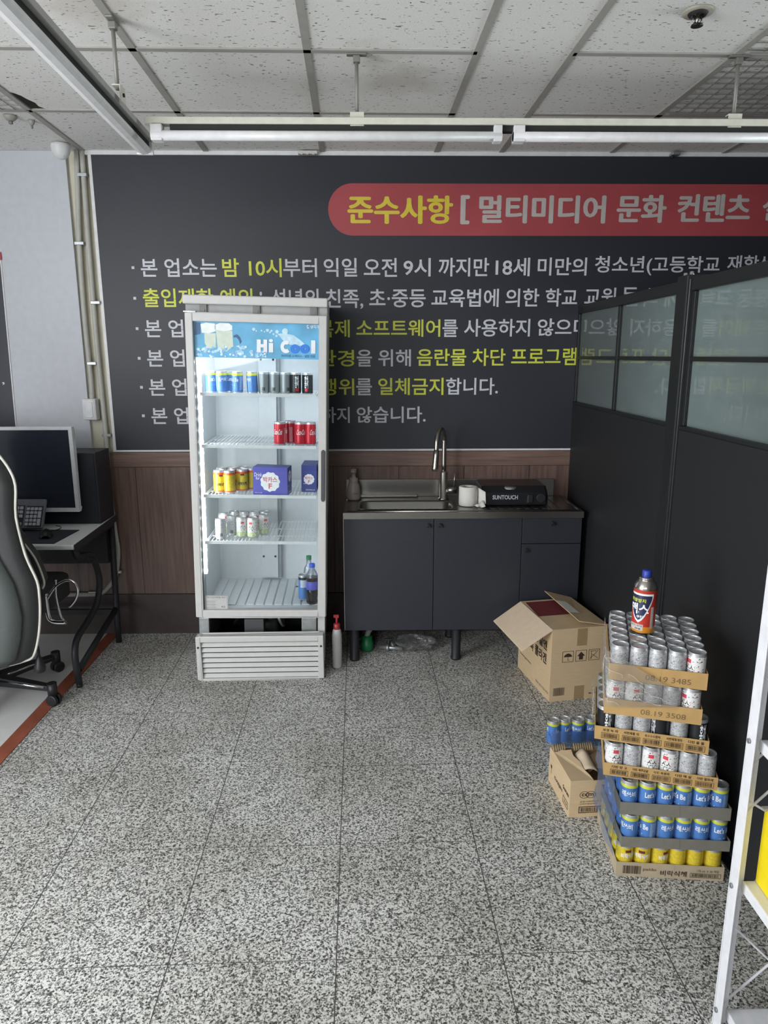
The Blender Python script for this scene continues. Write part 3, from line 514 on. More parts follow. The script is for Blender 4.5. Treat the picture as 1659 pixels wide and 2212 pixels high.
# base
MB().box(-.312, -.262, .03, .07, .05, .31).build('front_leg', GALV, fr, bevel=.003); MB().box(.2, .275, .03, .09, .05, .31).build('front_leg', GALV, fr, bevel=.003)
MB().box(.28, .318, .04, .5, .07, .31).build('side_rail', FRIDGEW, fr, bevel=.003); MB().box(-.318, -.3, .09, .55, .05, .31).build('side_rail', FRIDGEW, fr, bevel=.003)
for x in (-.29, .29):
    for y in (.07, .5): MB().cyl((x, y, 0), (x, y, .06), .016, 12).build('foot', BLACKP, fr)
MB().box(-.31, .31, .1, .56, .05, .06).build('base_tray', M('base_dark', '2c2d30', .6), fr); MB().box(-.31, .31, .56, .565, .05, .31).build('back_plate', M('base_dark', '2c2d30', .6), fr)
cm = MB(); cm.lathe([(0, .235), (.05, .23), (.075, .2), (.08, .15), (.08, .09), (.06, .06), (0, .06)], 24, (-.02, .3, 0)); cp = cm.build('compressor', M('compressor_grey', '6a6b6c', .4, .5), fr)
MB().box(-.1, .0, .12, .2, .06, .268).build('relay_box', M('relay_grey', '5d5e60', .5), cp, bevel=.004)
k = MB(); k.tube([(.06, .16, .285-.0), (.02, .16, .285)], .03, 16); k.build('motor_can', M('motor_alu', '8e9092', .35, .8), cp)
k = MB(); k.lathe([(.0, 0), (.03, .004), (.055, .012), (.06, .02), (.055, .024)], 24); o = k.build('fan_cup', GALV, cp); o.matrix_local = Matrix.Translation((.065, .17, .26)) @ Matrix.Rotation(math.radians(70), 4, 'Y')
k = MB(); k.lathe([(.0, 0), (.04, .004), (.055, .02)], 20); o = k.build('fan_cup', M('fan_dark', '4c4d50', .4, .5), cp); o.matrix_local = Matrix.Translation((-.13, .2, .255)) @ Matrix.Rotation(math.radians(-70), 4, 'Y')
# louvred grille standing in front of the base
gr = MB(); gx0, gx1 = -.318, .318
gr.box(gx0, gx0+.024, -.03, .02, .004, .235); gr.box(gx1-.026, gx1, -.03, .02, .004, .235); gr.box(gx0+.024, gx1-.026, -.03, .02, .205, .235); gr.box(gx0+.024, gx1-.026, -.03, .02, .004, .012)
go = gr.build('grille', FRIDGEW, fr, bevel=.004); go.rotation_euler = (0, -LEAN, -FRZ*.7)
MB().box(gx0+.02, gx1-.02, .008, .012, .012, .21).build('grille_back', DARK, go)
for i in range(7):
    z = .014+i*.0275; MB().hexa([(gx0+.022, -.022, z), (gx1-.024, -.022, z), (gx1-.024, -.019, z), (gx0+.022, -.019, z)], [(gx0+.022, -.011, z+.018), (gx1-.024, -.011, z+.018), (gx1-.024, -.008, z+.018), (gx0+.022, -.008, z+.018)]).build('louvre', FRIDGEW, go)
for x in (gx0+.012, gx1-.013): MB().cyl((x, -.03, .18), (x, -.0335, .18), .005, 10).build('screw', DARK, go)
# ------------------------------------------------------------------ drink cans
def ring_lathe(mb, prof, n=20):            # prof: (r, z, material index of the band above)
    for (r0, z0, m0), (r1, z1, _) in zip(prof, prof[1:]):
        mb.cur = m0; vs = [(r*math.sin(2*math.pi*i/n), -r*math.cos(2*math.pi*i/n), z) for r, z in ((r0, z0), (r1, z1)) for i in range(n)]
        mb.add(vs, [(i, (i+1) % n, n+(i+1) % n, n+i) for i in range(n)], True)
    return mb
def wrap(r, a0=0.): return lambda u, v: (r*math.sin(a0+u/r), -r*math.cos(a0+u/r), v)
def patch(mb, r, a0, a1, z0, z1, n=6):
    return mb.grid([[(r*math.sin(a0+(a1-a0)*i/n), -r*math.cos(a0+(a1-a0)*i/n), z) for i in range(n+1)] for z in (z0, z1)])
CANP = {}
def can_proto(kind):
    if kind in CANP: return CANP[kind]
    t = thing('drink_can', 'prototype', 'can'); r, h = .0264, .104
    if kind in ('cola', 'ricetall'): r, h = .0285, .113
    if kind == 'energy': r, h = .0255, .134
    n = 20; band = .81*h
    mats = {'coffee': [CBLUE, CYELB], 'rice': [CYEL, CYEL], 'ricetall': [CYEL, COR], 'cola': [CRED, CRED], 'tea': [CWHITE, CWHITE], 'teaback': [CTXT, CTXT], 'teagreen': [CWHITE, CWHITE], 'dark': [CDARK, CDARK], 'black': [CBLK, CBLK], 'energy': [CBLUE, CBLK]}[kind]+[ALU, CGREEN, COR]
    foot = 3 if kind == 'teagreen' else (4 if kind == 'ricetall' else 0)
    prof = [(r*.80, 0, 2), (r*.84, .0015, 2), (r*.97, .007, foot), (r, .010, foot), (r, .30*h if foot == 3 else .014, 0), (r, band, 1), (r, h-.010, 2), (r*.93, h-.004, 2), (r*.945, h-.002, 2), (r*.945, h, 2), (r*.90, h, 2), (r*.88, h-.004, 2)]
    ring_lathe(MB(), prof, n).build('can_body', mats, t)
    MB().lathe([(r*.885, h-.004), (r*.80, h-.0055), (0, h-.005)], n).build('lid', ALUD, t)
    MB().box(-.006, .006, -.014, .006, h-.005, h-.0035).build('pull_tab', ALU, t, bevel=.0015)
    L = MB(); rw = r+.0004
    if kind == 'coffee':
        put_text(L, "Let's Be", -.025, .025, .056, .075, wrap(rw), .02); put_text(L, '레쓰비', -.022, .022, .055, .075, wrap(rw, math.pi), .02)
        rect(L, -.008, .008, .038, .040, wrap(rw)); L.build('lettering', PWH, t)
        patch(MB(), r+.0003, 1.15, 2.0, .016, band-.004).build('label_panel', CBLUE2, t)
    elif kind in ('rice', 'ricetall'):
        k = .62*h; put_text(L, '비락식혜', -.022, .022, (.55 if kind == 'rice' else .30)*h, (.55 if kind == 'rice' else .30)*h+.018, wrap(rw), .03); L.build('lettering', PBLACK if kind == 'ricetall' else PWH, t)
        patch(MB(), r+.0003, -.35, .35, k+.013, k+.022).build('logo_patch', MAROON, t); patch(MB(), r+.0003, 1.4, 2.4, .016, .8*h).build('label_panel', M('can_yellow_print', 'b9a53a', .4, var=.3, scale=400), t)
    elif kind == 'cola':
        put_text(L, 'Coca-Cola', -.024, .022, .052, .078, wrap(rw), .01, .25); L.build('lettering', PWH, t)
        patch(MB(), r+.0003, 1.2, 1.75, .012, .085).build('label_panel', M('can_red_print', 'd58a92', .4, var=.25, scale=400), t)
    elif kind in ('tea', 'teagreen'):
        patch(MB(), r+.0003, -.35, .25, .072, .084).build('logo_patch', M('logo_red', 'd44b58', .4), t); put_text(L, '수수', -.012, .016, .036, .066, wrap(rw), .0); L.build('lettering', PBLACK, t)
    elif kind == 'black':
        put_text(L, '홍차', -.010, .010, .030, .090, wrap(rw), .02); L.build('lettering', PWH, t); patch(MB(), r+.0003, -.25, .3, .016, .03).build('logo_patch', CRED, t)
    elif kind == 'energy':
        patch(MB(), r+.0003, -.9, .6, .07, .11).build('label_panel', M('can_pale_print', 'c9d4ee', .4, var=.35, scale=350), t)
    elif kind in ('dark', 'teaback'):
        barcode(L, -.008, .008, .016, .032, wrap(rw), 12); L.build('barcode', PBLACK, t)
    CANP[kind] = t; return t
def can(kind, loc, rot, label, group, cat='can'): return copy_tree(can_proto(kind), loc, rot, label, group)
ORD = ['first', 'second', 'third', 'fourth', 'fifth', 'sixth']
# ------------------------------------------------------------------ cans and bottles in the refrigerator
def in_fridge(kind, px, pyb, y, label, group, turn):
    q = fl(px, pyb, y); zs = min(SHZ, key=lambda s: abs(s-q.z)); w = FRM @ Vector((q.x, y, zs+.001))
    return can(kind, w, (0, LEAN, turn), label, group)
y = .135
for i, (px, tr) in enumerate(((457, .9), (481, 3.5), (514, -.6), (546, 2.3))): in_fridge('coffee', px, 850, y, 'blue can with yellow top, %s from left on the top refrigerator shelf' % ORD[i], 'blue coffee cans on the top shelf', tr)
in_fridge('coffee', 499, 846, .21, 'blue can with yellow top standing behind the top shelf front row', 'blue coffee cans on the top shelf', .6)
for i, (px, kd, tr) in enumerate(((570, 'dark', .1), (593, 'dark', 0), (616, 'dark', .7), (638.5, 'black', .35), (664, 'black', -.1))): in_fridge(kd, px, 850, y, ('dark grey printed can, %s from left of the greys on the top shelf' % ORD[i]) if i < 3 else ('black can with white lettering, %s on the top shelf right end' % ('inner one' if i == 3 else 'outermost')), 'dark cans on the top shelf', tr)
for i, (px, tr, yy) in enumerate(((604.5, -.3, .13), (628, -1.3, .19), (648.5, .2, .13), (670, .8, .13))): in_fridge('cola', px, 957, yy, 'red cola can, %s from left on the second refrigerator shelf' % ORD[i], 'red cola cans on the second shelf', tr)
for i, (px, yy, tr) in enumerate(((475, .14, .5), (498, .13, 2.0), (524, .18, .2), (545, .22, 1.9))): in_fridge('ricetall', px, 1060, yy, 'yellow can, %s from left in the front of the third shelf' % ORD[i], 'yellow cans on the third shelf', tr)
for i, (px, yy) in enumerate(((481, .22), (504, .23), (528, .26))): in_fridge('ricetall', px, 1052, yy, 'yellow can behind the front ones on the third shelf, %s from left' % ORD[i], 'yellow cans on the third shelf', 1.)
for i, (px, yy, kd) in enumerate(((477.5, .12, 'teaback'), (502, .19, 'teaback'), (522.5, .16, 'teagreen'), (546, .15, 'teagreen'), (571, .22, 'teagreen'))): in_fridge(kd, px, 1155, yy, 'pale printed can, %s from left in front on the fourth refrigerator shelf' % ORD[i], 'pale tea cans on the fourth shelf', (.3, .1, .4, -.2, .5)[i])
for i, (px, yy) in enumerate(((484, .26), (507, .29), (529, .29), (550, .29), (572, .30))): in_fridge('teagreen', px, 1140, yy, 'pale can in the back row of the fourth shelf, %s from left' % ORD[i], 'pale tea cans on the fourth shelf', .8)
def on_floor(px, py, y): q = fl(px, py, y); return FRM @ Vector((q.x, y, .3625))
can('energy', on_floor(655, 1288, .165), (0, LEAN, .4), 'tall slim blue can on the refrigerator bottom beside the cola bottle', None)
t = thing('cola_bottle', 'dark cola bottle with violet label and blue cap inside the refrigerator', 'bottle', on_floor(674, 1293, .10), (0, LEAN, 0))
MB().lathe([(0, .002), (.020, 0), (.026, .004), (.029, .012), (.027, .03), (.0305, .05), (.0305, .075), (.029, .08), (.029, .122), (.0305, .13), (.0305, .143)], 22).build('cola_part', COLA, t)
MB().lathe([(.0305, .143), (.029, .155), (.020, .175), (.0125, .187), (.0125, .198), (.0, .198)], 22).build('bottle_shoulder', PETC, t)
MB().lathe([(.0298, .079), (.0302, .081), (.0302, .121), (.0298, .123)], 22).build('label', LABELP, t); MB().lathe([(.0145, .194), (.0148, .196), (.0148, .211), (.013, .213), (0, .213)], 18).build('cap', BLUEB, t)
q = fl(670, 1205, .3); w = FRM @ Vector((q.x, .3, q.z)); t = thing('clear_bottle', 'pale clear bottle with green cap half hidden behind the cola bottle', 'bottle', FRM @ Vector((q.x-.005, .235, .3625)), (0, LEAN, 0))
MB().lathe([(0, 0), (.027, .002), (.028, .12), (.024, .15), (.013, .17), (.013, .2), (0, .2)], 18).build('bottle_body', PETC, t); MB().lathe([(.014, .196), (.014, .215), (0, .216)], 14).build('cap', GREENP, t)
# energy drink boxes
def drink_box(label, px0, px1, pyb, yy, W_, D_, H_, rz, mf):
    q = fl(px0, pyb, yy); zs = SHZ[2]+.001; t = thing('drink_box', label, 'box', FRM @ Vector((q.x, yy, zs)), (0, LEAN, rz), 'blue drink boxes on the third shelf')
    k = MB(); k.m(0).add([(0, 0, 0), (W_, 0, 0), (W_, 0, H_), (0, 0, H_)], [(0, 1, 2, 3)]); k.m(1).add([(W_, 0, 0), (W_, D_, 0), (W_, D_, H_), (W_, 0, H_)], [(0, 1, 2, 3)]); k.add([(0, D_, 0), (W_, D_, 0), (W_, D_, H_), (0, D_, H_)], [(0, 3, 2, 1)]); k.add([(0, 0, 0), (0, D_, 0), (0, D_, H_), (0, 0, H_)], [(0, 3, 2, 1)]); k.add([(0, 0, H_), (W_, 0, H_), (W_, D_, H_), (0, D_, H_)], [(0, 1, 2, 3)]); k.add([(0, 0, 0), (W_, 0, 0), (W_, D_, 0), (0, D_, 0)], [(0, 3, 2, 1)])
    k.build('carton', [mf, NAVYD], t)
    for fm, w_, sc in ((lambda u, v, w=0: (u, -.0008-w, v), W_, 1.), (lambda u, v, w=0: (W_+.0008+w, u, v), D_, .8)):
        cx, cz, R = w_*.5, H_*.48, min(w_*.36, H_*.36)*sc
        if sc < 1: cz = H_*.66; R = w_*.30
        pts = []
        for j in range(44): a = 2*math.pi*j/44; rr_ = R if j % 4 < 2 else R*.93; pts.append((cx+rr_*math.cos(a), cz+rr_*math.sin(a)))
        MB().add([fm(u, v) for u, v in pts], [tuple(range(44))]).build('seal_print', PWH, t)
        k = MB(); put_text(k, '박카스', cx-R*.72, cx+R*.72, cz-R*.05, cz+R*.52, lambda u, v: fm(u, v, .0005), .02); put_text(k, 'F', cx-R*.16, cx+R*.2, cz-R*.7, cz-R*.16, lambda u, v: fm(u, v, .0005), .02); k.build('red_lettering', PINKRED, t)
        k = MB()
        if sc == 1 and w_ > .12: put_text(k, 'Drink', w_*.04, w_*.26, H_*.66, H_*.80, fm, .0, .1); put_text(k, 'for', w_*.08, w_*.2, H_*.55, H_*.66, fm, 0, .1); put_text(k, '100mL X 10병', w_*.05, w_*.26, H_*.05, H_*.1, fm, 0)
        else: put_text(k, '100mL', w_*.12, w_*.45, H_*.3, H_*.34, fm, 0); put_text(k, 'DONG-A', w_*.3, w_*.9, H_*.06, H_*.11, fm, 0)
        k.build('white_lettering', PWH, t)
    return t
drink_box('opened blue drink box with white toothed seal in front on the third shelf', 547, 628, 1067, .095, .172, .095, .137, math.radians(-6), NAVY)
drink_box('smaller-looking dark blue drink box at the right end of the third shelf', 651, 690, 1057, .17, .076, .17, .137, 0, NAVYD)
# ------------------------------------------------------------------ bottle beside the refrigerator
t = thing('spray_bottle', 'tall white bottle with red pump cap on the floor beside the refrigerator', 'bottle', (-.184, 3.44, 0))
MB().lathe([(0, 0), (.022, .002), (.025, .008), (.0255, .18), (.022, .205), (.016, .218), (.0, .22)], 22).build('bottle_body', BOTW, t)
MB().lathe([(.0165, .212), (.0175, .214), (.0175, .243), (.012, .246), (0, .246)], 18).build('red_collar', REDCAP, t); k = MB().cyl((0, 0, .245), (0, 0, .278), .006, 12); k.box(-.016, .012, -.007, .007, .276, .292); k.build('pump_head', REDCAP, t, bevel=.002)
# ------------------------------------------------------------------ sink unit
sx0, sx1, sy = -.143, 1.085, 3.505
t = thing('sink_cabinet', 'charcoal sink base cabinet on round black legs between refrigerator and partition', 'cabinet', (.47, sy, 0)); c0 = .47
MB().box(sx0-c0, sx0+.016-c0, .018, .40, .175, .785).box(sx1-.016-c0, sx1-c0, .018, .40, .175, .785).box(sx0+.016-c0, sx1-.016-c0, .38, .395, .175, .785).box(sx0+.016-c0, sx1-.016-c0, .02, .38, .175, .19).build('carcass', CABB, t)
MB().box(sx0-c0-.003, sx0-c0, .0, .02, .178, .785).build('edge_band', M('edge_pale', 'a9a9a6', .5), t)
def leaf(n, x0, x1, z0, z1, kx, kz):
    d = MB().box(x0-c0, x1-c0, 0, .018, z0, z1).build(n, CABB, t, bevel=.0015)
    MB().hexa([(kx-c0-.017, -.016, kz-.008), (kx-c0+.017, -.016, kz-.008), (kx-c0+.012, 0, kz-.008), (kx-c0-.012, 0, kz-.008)], [(kx-c0-.004, -.018, kz+.012), (kx-c0+.004, -.018, kz+.012), (kx-c0+.004, 0, kz+.012), (kx-c0-.004, 0, kz+.012)]).build('knob', FRAMEB, d, bevel=.002)
leaf('door', sx0+.001, .319, .177, .784, .292, .748); leaf('door', .322, .774, .177, .784, .352, .748); leaf('drawer', .777, sx1-.002, .648, .784, .93, .755); leaf('door', .777, sx1-.002, .177, .645, .80, .612)
for x in (-.095, .45, 1.03):
    for y in (.03, .34): MB().lathe([(0, 0), (.027, 0), (.028, .012), (.025, .014), (.025, .176), (0, .176)], 18, (x-c0, y, 0)).build('leg', BLACKM, t)
ZT0 = .82
t = thing('sink_worktop', 'stainless sink worktop with basin, upstand and grooved drainboard', 'worktop', (.47, sy, 0))
X0, X1, Y0, Y1 = sx0-.002-c0, sx1-c0, -.018, .415; bx0, bx1, by0, by1 = -.075-c0, .44-c0, .045, .275
k = MB(); k.box(X0, bx0, Y0, Y1, ZT0-.033, ZT0); k.box(bx1, X1, Y0, Y1, ZT0-.033, ZT0); k.box(bx0, bx1, Y0, by0, ZT0-.033, ZT0); k.box(bx0, bx1, by1, Y1, ZT0-.033, ZT0)
for i in range(11): k.box(.06+i*.045, .082+i*.045, .06, .33, ZT0, ZT0+.002)
k.build('top_plate', STEEL, t)
def rrect(x0, x1, y0, y1, r, z, n=6):
    P = []
    for cx, cy, a in ((x1-r, y1-r, 0), (x0+r, y1-r, 90), (x0+r, y0+r, 180), (x1-r, y0+r, 270)):
        P += [(cx+r*math.cos(math.radians(a+90*i/n)), cy+r*math.sin(math.radians(a+90*i/n)), z) for i in range(n+1)]
    return P
e = .0
MB().rings([rrect(bx0, bx1, by0, by1, .002, ZT0+.001), rrect(bx0+.004, bx1-.004, by0+.004, by1-.004, .06, ZT0+.004), rrect(bx0+.016, bx1-.016, by0+.016, by1-.016, .06, ZT0-.004), rrect(bx0+.022, bx1-.022, by0+.022, by1-.022, .06, ZT0-.12), rrect(bx0+.05, bx1-.05, by0+.05, by1-.05, .05, ZT0-.16), rrect(bx0+.2, bx1-.2, by0+.1, by1-.1, .02, ZT0-.165)], caps=False).build('basin', STEEL, t)
MB().lathe([(0, .003), (.03, .004), (.035, 0)], 20, ((bx0+bx1)/2, (by0+by1)/2, ZT0-.165)).build('drain_strainer', CHROME, t)
MB().box(X0+.003, 1.035-c0, .402, .414, ZT0, .917).build('upstand', STEEL, t, bevel=.002)
k = MB(); k.box(X0+.01, .26-c0, .37, .402, ZT0, ZT0+.016); k.build('back_ledge', STEEL, t, bevel=.005)
k = MB(); k.tube([(X1-.02, .02, ZT0+.002), (X1-.02, .38, ZT0+.002)], .004, 8); k.tube([(X0+.02, .01, ZT0+.001), (X1-.02, .01, ZT0+.001)], .004, 8); k.build('raised_rim', STEEL, t)
fx, fy = .399, 3.825
t = thing('kitchen_faucet', 'tall brushed gooseneck faucet standing behind the sink basin', 'faucet', (fx, fy, ZT0))
MB().lathe([(0, 0), (.03, 0), (.03, .006), (.022, .01), (.021, .15), (.014, .16), (.0, .16)], 22).build('faucet_base', BRUSH, t)
neck = [(0, 0, .15), (0, 0, .32)]+[(-.028*(1-math.cos(a)), -.075*(1-math.cos(a)), .32+.075*math.sin(a)) for a in [math.pi*i/14 for i in range(1, 14)]]+[(-.056, -.15, .32), (-.0565, -.152, .29)]
MB().tube(curve(neck, 3), .0125, 14).build('gooseneck', BRUSH, t)
MB().tube([(-.0565, -.152, .292), (-.058, -.156, .27), (-.064, -.166, .2), (-.066, -.170, .185)], [.0135, .0155, .0165, .0145], 16).build('spray_head', BRUSH, t)
MB().cyl((.015, -.0, .052), (.072, -.01, .052), .019, 16).build('mixer_body', BRUSH, t); MB().tube([(.058, -.008, .066), (.060, -.010, .15)], .004, 10).build('lever', BRUSH, t)
t = thing('soap_dispenser', 'pinkish grey foam soap pump bottle on the left end of the sink', 'bottle', (-.098, 3.826, ZT0+.001))
MB().lathe([(0, 0), (.036, .001), (.038, .01), (.037, .06), (.03, .085), (.022, .098), (.022, .104), (0, .104)], 22).build('bottle_body', SOAP, t)
MB().lathe([(.024, .1), (.024, .12), (.012, .126), (.010, .15), (0, .15)], 18).build('collar', SOAP, t); k = MB().lathe([(.012, .146), (.017, .15), (.017, .17), (0, .172)], 16); k.box(-.008, .008, -.045, 0, .158, .168); k.build('pump_head', SOAP, t, bevel=.003)
k = MB(); put_text(k, '손세정', -.012, .012, .035, .043, wrap(.0384, .3), .0); k.build('label_print', PBLACK, t)
t = thing('paper_roll', 'white toilet paper roll with loose hanging sheet on the drainboard', 'paper roll', (.513, 3.655, ZT0+.0025))
MB().lathe([(.018, .002), (.0475, 0), (.0495, .004), (.0495, .098), (.047, .101), (.018, .1), (.018, .002)], 26).build('roll', PAPER, t)
P = []
for i in range(9):
    a = math.radians(10-i*3); s_ = i/8
    P.append([(.05*math.cos(a)+.036*s_**1.3, -.01-.05*math.sin(-a*.3)-.03*s_-j*.004*s_, .098-.02*s_-j/5*(.094-.035*s_)) for j in range(6)])
MB().grid(P).build('loose_sheet', PAPER, t, solid=.0008)
k = MB(); P = [[(.026+.042*i/4+.012*j/3, -.05-.028*j/3-.01*i/4, .006+.028*(i/4)*(1-j/3)+.004*math.sin(i*2)) for i in range(5)] for j in range(4)]; k.grid(P).build('torn_end', PAPER, t, solid=.0008)
# stove in its case
t = thing('gas_stove_case', 'black portable gas stove case with white lettering on the drainboard', 'stove', (.76, 3.625, ZT0+.0025))
xs0, xs1, dp, hh = -.175, .175, .27, .098
prof = [(0, .006), (.006, 0), (dp, 0), (dp, hh-.01), (dp-.01, hh), (.06, hh), (.018, hh-.03), (.004, .05)]
k = MB(); n = len(prof); R = []
for x, s_ in ((xs0, .9), (xs0+.012, 1), (xs1-.012, 1), (xs1, .9)): R.append([(x, dp/2+(y-dp/2)*s_, hh/2+(z-hh/2)*s_) for y, z in prof])
k.rings(R, smooth=False); k.build('case_body', M('case_black', '191a1e', .3, spec=.5), t, bevel=.004)
k = MB(); put_text(k, 'SUNTOUCH', -.122, .012, .035, .058, lambda u, v: (u, .0075-(v-.05)*.0-.0085, v), .025); k.build('lettering', M('print_silver', 'b9bcc4', .4), t)
MB().lathe([(0, .003), (.02, .003), (.024, 0)], 24).build('badge', CHROME, t).matrix_local = Matrix.Translation((-.02, .045, hh-.008)) @ Matrix.Rotation(math.radians(35), 4, 'X') @ Matrix.Diagonal((1.4, .7, 1, 1))
MB().cyl((.13, .012, .045), (.13, -.022, .045), .024, 20).build('knob', BLACKP, t, bevel=.002); MB().box(.06, .09, -.014, .006, .016, .062).build('latch', BLACKP, t, bevel=.004)
# under the sink
t = thing('drain_trap', 'green drain trap with grey ribbed hose under the sink cabinet', 'drain', (-.03, 3.66, 0))
MB().lathe([(0, .004), (.03, 0), (.036, .01), (.036, .05), (.03, .056), (.03, .085), (0, .086)], 20).build('green_cup', GREENP, t)
P = curve([(0, 0, .08), (.012, .01, .11), (.04, .03, .135), (.08, .05, .17)], 12); MB().tube(P, [.017 if i % 2 else .0145 for i in range(len(P))], 14).build('ribbed_hose', HOSEG, t)
t = thing('floor_valve', 'grey metal pipe valve lying on the floor under the sink', 'valve', (.09, 3.63, .022)); MB().cyl((-.05, .02, 0), (.08, -.01, 0), .012, 14).cyl((-.012, .011, 0), (.004, .007, 0), .021, 8).build('pipe', GALV, t); MB().cyl((.0, .008, .0), (.0, .008, .05), .008, 10).box(-.02, .02, .0, .016, .046, .054).build('valve_handle', BLACKP, t, bevel=.003)
t = thing('plastic_bag', 'crumpled clear plastic bag on the floor under the sink cabinet', 'bag', (.235, 3.66, 0)); P = []; rnd = random.Random(5)
for i in range(9):
    th = math.pi*i/8; row = []
    for j in range(19):
        a = 2*math.pi*(j % 18)/18; rnd.seed(i*31+(j % 18)); q = rnd.uniform(.72, 1.15)
        row.append((.115*math.sin(th)*math.cos(a)*q, .075*math.sin(th)*math.sin(a)*q, max(.001, .04+.046*math.cos(th)*q)))
    P.append(row)
MB().grid(P, False).build('bag_film', BAGM, t); MB().tube(curve([(-.11, .0, .03), (-.13, -.01, .05), (-.12, -.03, .03)], 5), .006, 6).build('bag_knot', BAGM, t)
# ------------------------------------------------------------------ partition
PX = 1.12
t = thing('office_partition', 'tall black partition with frosted glass panes along the right side', 'partition', (PX, 2.6, 0)); o2 = 2.6
def pbox(n, m, y0, y1, z0, z1, x0=0., x1=.05, bv=.003): return MB().box(x0, x1, y0-o2, y1-o2, z0, z1).build(n, m, t, bevel=bv)
pbox('post', FRAMEB, 2.558, 2.642, 0, 1.875, -.012, .062, .005)
for y in (2.553, 2.648): pbox('post_trim', M('trim_satin', '3d3f42', .3, .5), y-.004, y+.004, 0, 1.86, -.006, .02)
for y in (2.575, 2.625): MB().lathe([(0, .012), (.007, .011), (.009, 0)], 12, (.01, y-o2, 1.875)).build('post_bolt', CHROME, t)
for a, b, mul in ((2.655, 3.928, [3.285]), (.62, 2.545, [1.955, 1.30])):
    pbox('lower_panel', PARTB, a, b, .06, 1.335); pbox('bottom_rail', FRAMEB, a, b, 0.0, .06, .008, .042); pbox('top_rail', FRAMEB, a, b, 1.818, 1.86); pbox('middle_rail', FRAMEB, a, b, 1.578, 1.594, .006, .044)
    pbox('sill_rail', FRAMEB, a, b, 1.335, 1.349, -.002, .052)
    eds = [a, a+.026]+[q for m_ in sorted(mul) for q in (m_-.012, m_+.012)]+[b-.022, b]
    for i in range(0, len(eds), 2): pbox('stile', FRAMEB, eds[i], eds[i+1], 1.349, 1.818, .004, .046)
    for i in range(1, len(eds)-1, 2):
        for z0, z1 in ((1.349, 1.578), (1.594, 1.818)): pbox('glass_pane', FROST, eds[i]-.003, eds[i+1]+.003, z0-.003, z1+.003, .018, .026, 0)
# ------------------------------------------------------------------ stack of canned drinks
CP = .0535
def tray(label, i, x, y, ang, nx, ny, mat, wall=.037, txt=None):
    z = .108*i; t = thing('cardboard_tray', label, 'tray', (x, y, z), (0, 0, math.radians(ang)), 'cardboard trays in the can stack'); Wd, Dp = nx*CP+.006, ny*CP+.006
    k = MB(); k.box(0, Wd, 0, Dp, 0, .0025); k.box(0, Wd, 0, .002, .0025, wall); k.box(0, Wd, Dp-.002, Dp, .0025, wall); k.box(0, .002, .002, Dp-.002, .0025, wall); k.box(Wd-.002, Wd, .002, Dp-.002, .0025, wall); k.build('tray_body', mat, t)
    MB().box(Wd*.46, Wd*.54, -.0006, 0, .0025, wall).build('glued_seam', mat, t)
    FM = lambda u, v: (u, -.0009, v*wall/.037)
    if txt == 'codes':
        for j, s in enumerate(TXT[i]):
            u = Wd*(.06+.187*j); k = MB(); put_text(k, s, u+.004, u+Wd*.155-.002, .0245, .0325, FM, .02); k.build('lettering', INK, t)
            k = MB(); frame_rect(k, u, u+Wd*.16, .005, .021, .001, FM); barcode(k, u+.004, u+Wd*.16-.004, .0075, .0185, FM, 22, j+i*7); k.build('barcode', INK, t)
    elif txt:
        k = MB(); put_text(k, txt, Wd*.38, Wd*.84, .008, .02, FM, .0); k.build('lettering', M('ink_faded', '7d6544', .8), t)
    return t, z
TXT = {3: ('다린 망 고', '다린 제주감귤', '다린 복숭아', '다린 매 실', '다린 알로에'), 4: ('보성 녹 차', '서면제홍 차', '옥수수수염차', '서면제헛개차', '다린 율 율')}
def fill(i, tr, z, nx, ny, cells, group, where):
    ang = tr.rotation_euler.z; ca, sa = math.cos(ang), math.sin(ang)
    for (a, b, kind, turn) in cells:
        u, v = .003+CP*(a+.5), .003+CP*(b+.5)
        if b == 0: lab = '%s, %s from left in the front row of %s' % (DESC[kind], ORD[a], where)
        elif a == 0: lab = '%s in the left column of %s, %s from front' % (DESC[kind], where, ORD[b])
        else: lab = '%s in %s, row %s from front, %s from left' % (DESC[kind], where, ORD[b], ORD[a])
        can(kind, (tr.location.x+u*ca-v*sa, tr.location.y+u*sa+v*ca, z+.0026), (0, 0, ang+turn), lab, group)
DESC = {'coffee': 'blue coffee can', 'rice': 'yellow can', 'tea': 'white fruit-printed can', 'teaback': 'white small-print can', 'dark': 'grey can', 'black': 'black can'}
R7 = random.Random(11)
def cells(nx, ny, fk, sk, full=False, jit=.5):
    C = []
    for a in range(nx): C.append((a, 0, fk[a][0], fk[a][1]))
    for b in range(1, ny):
        for a in range(nx if full else 1): C.append((a, b, sk, R7.uniform(-3, 3)))
    return C
tr, z = tray('grey tray of yellow cans at the very bottom of the can stack', 0, .762, 1.901, -5.8, 6, 5, CARDY, .05)
FM = lambda u, v: (u, -.0009, v*1.3)
k = MB(); barcode(k, .02, .075, .008, .03, FM, 26, 3); k.build('barcode', INK, tr); k = MB(); put_text(k, '비락식혜', .135, .215, .007, .022, FM, .02); k.build('lettering', INK, tr); k = MB(); put_text(k, 'paldo', .082, .122, .016, .026, FM, .01); k.build('lettering', M('ink_rust', '7a4436', .8), tr); k = MB(); frame_rect(k, .225, .318, .007, .019, .001, FM); barcode(k, .23, .313, .009, .017, FM, 34, 8); put_text(k, '175 mL X 30 개입', .245, .31, .022, .029, FM, 0); k.build('barcode', INK, tr)
fill(0, tr, z, 6, 5, cells(6, 5, [('rice', .2), ('rice', -.3), ('rice', .5), ('rice', 1.9), ('rice', 2.0), ('rice', 1.8)], 'rice'), 'yellow cans in the bottom tray', 'the bottom tray')
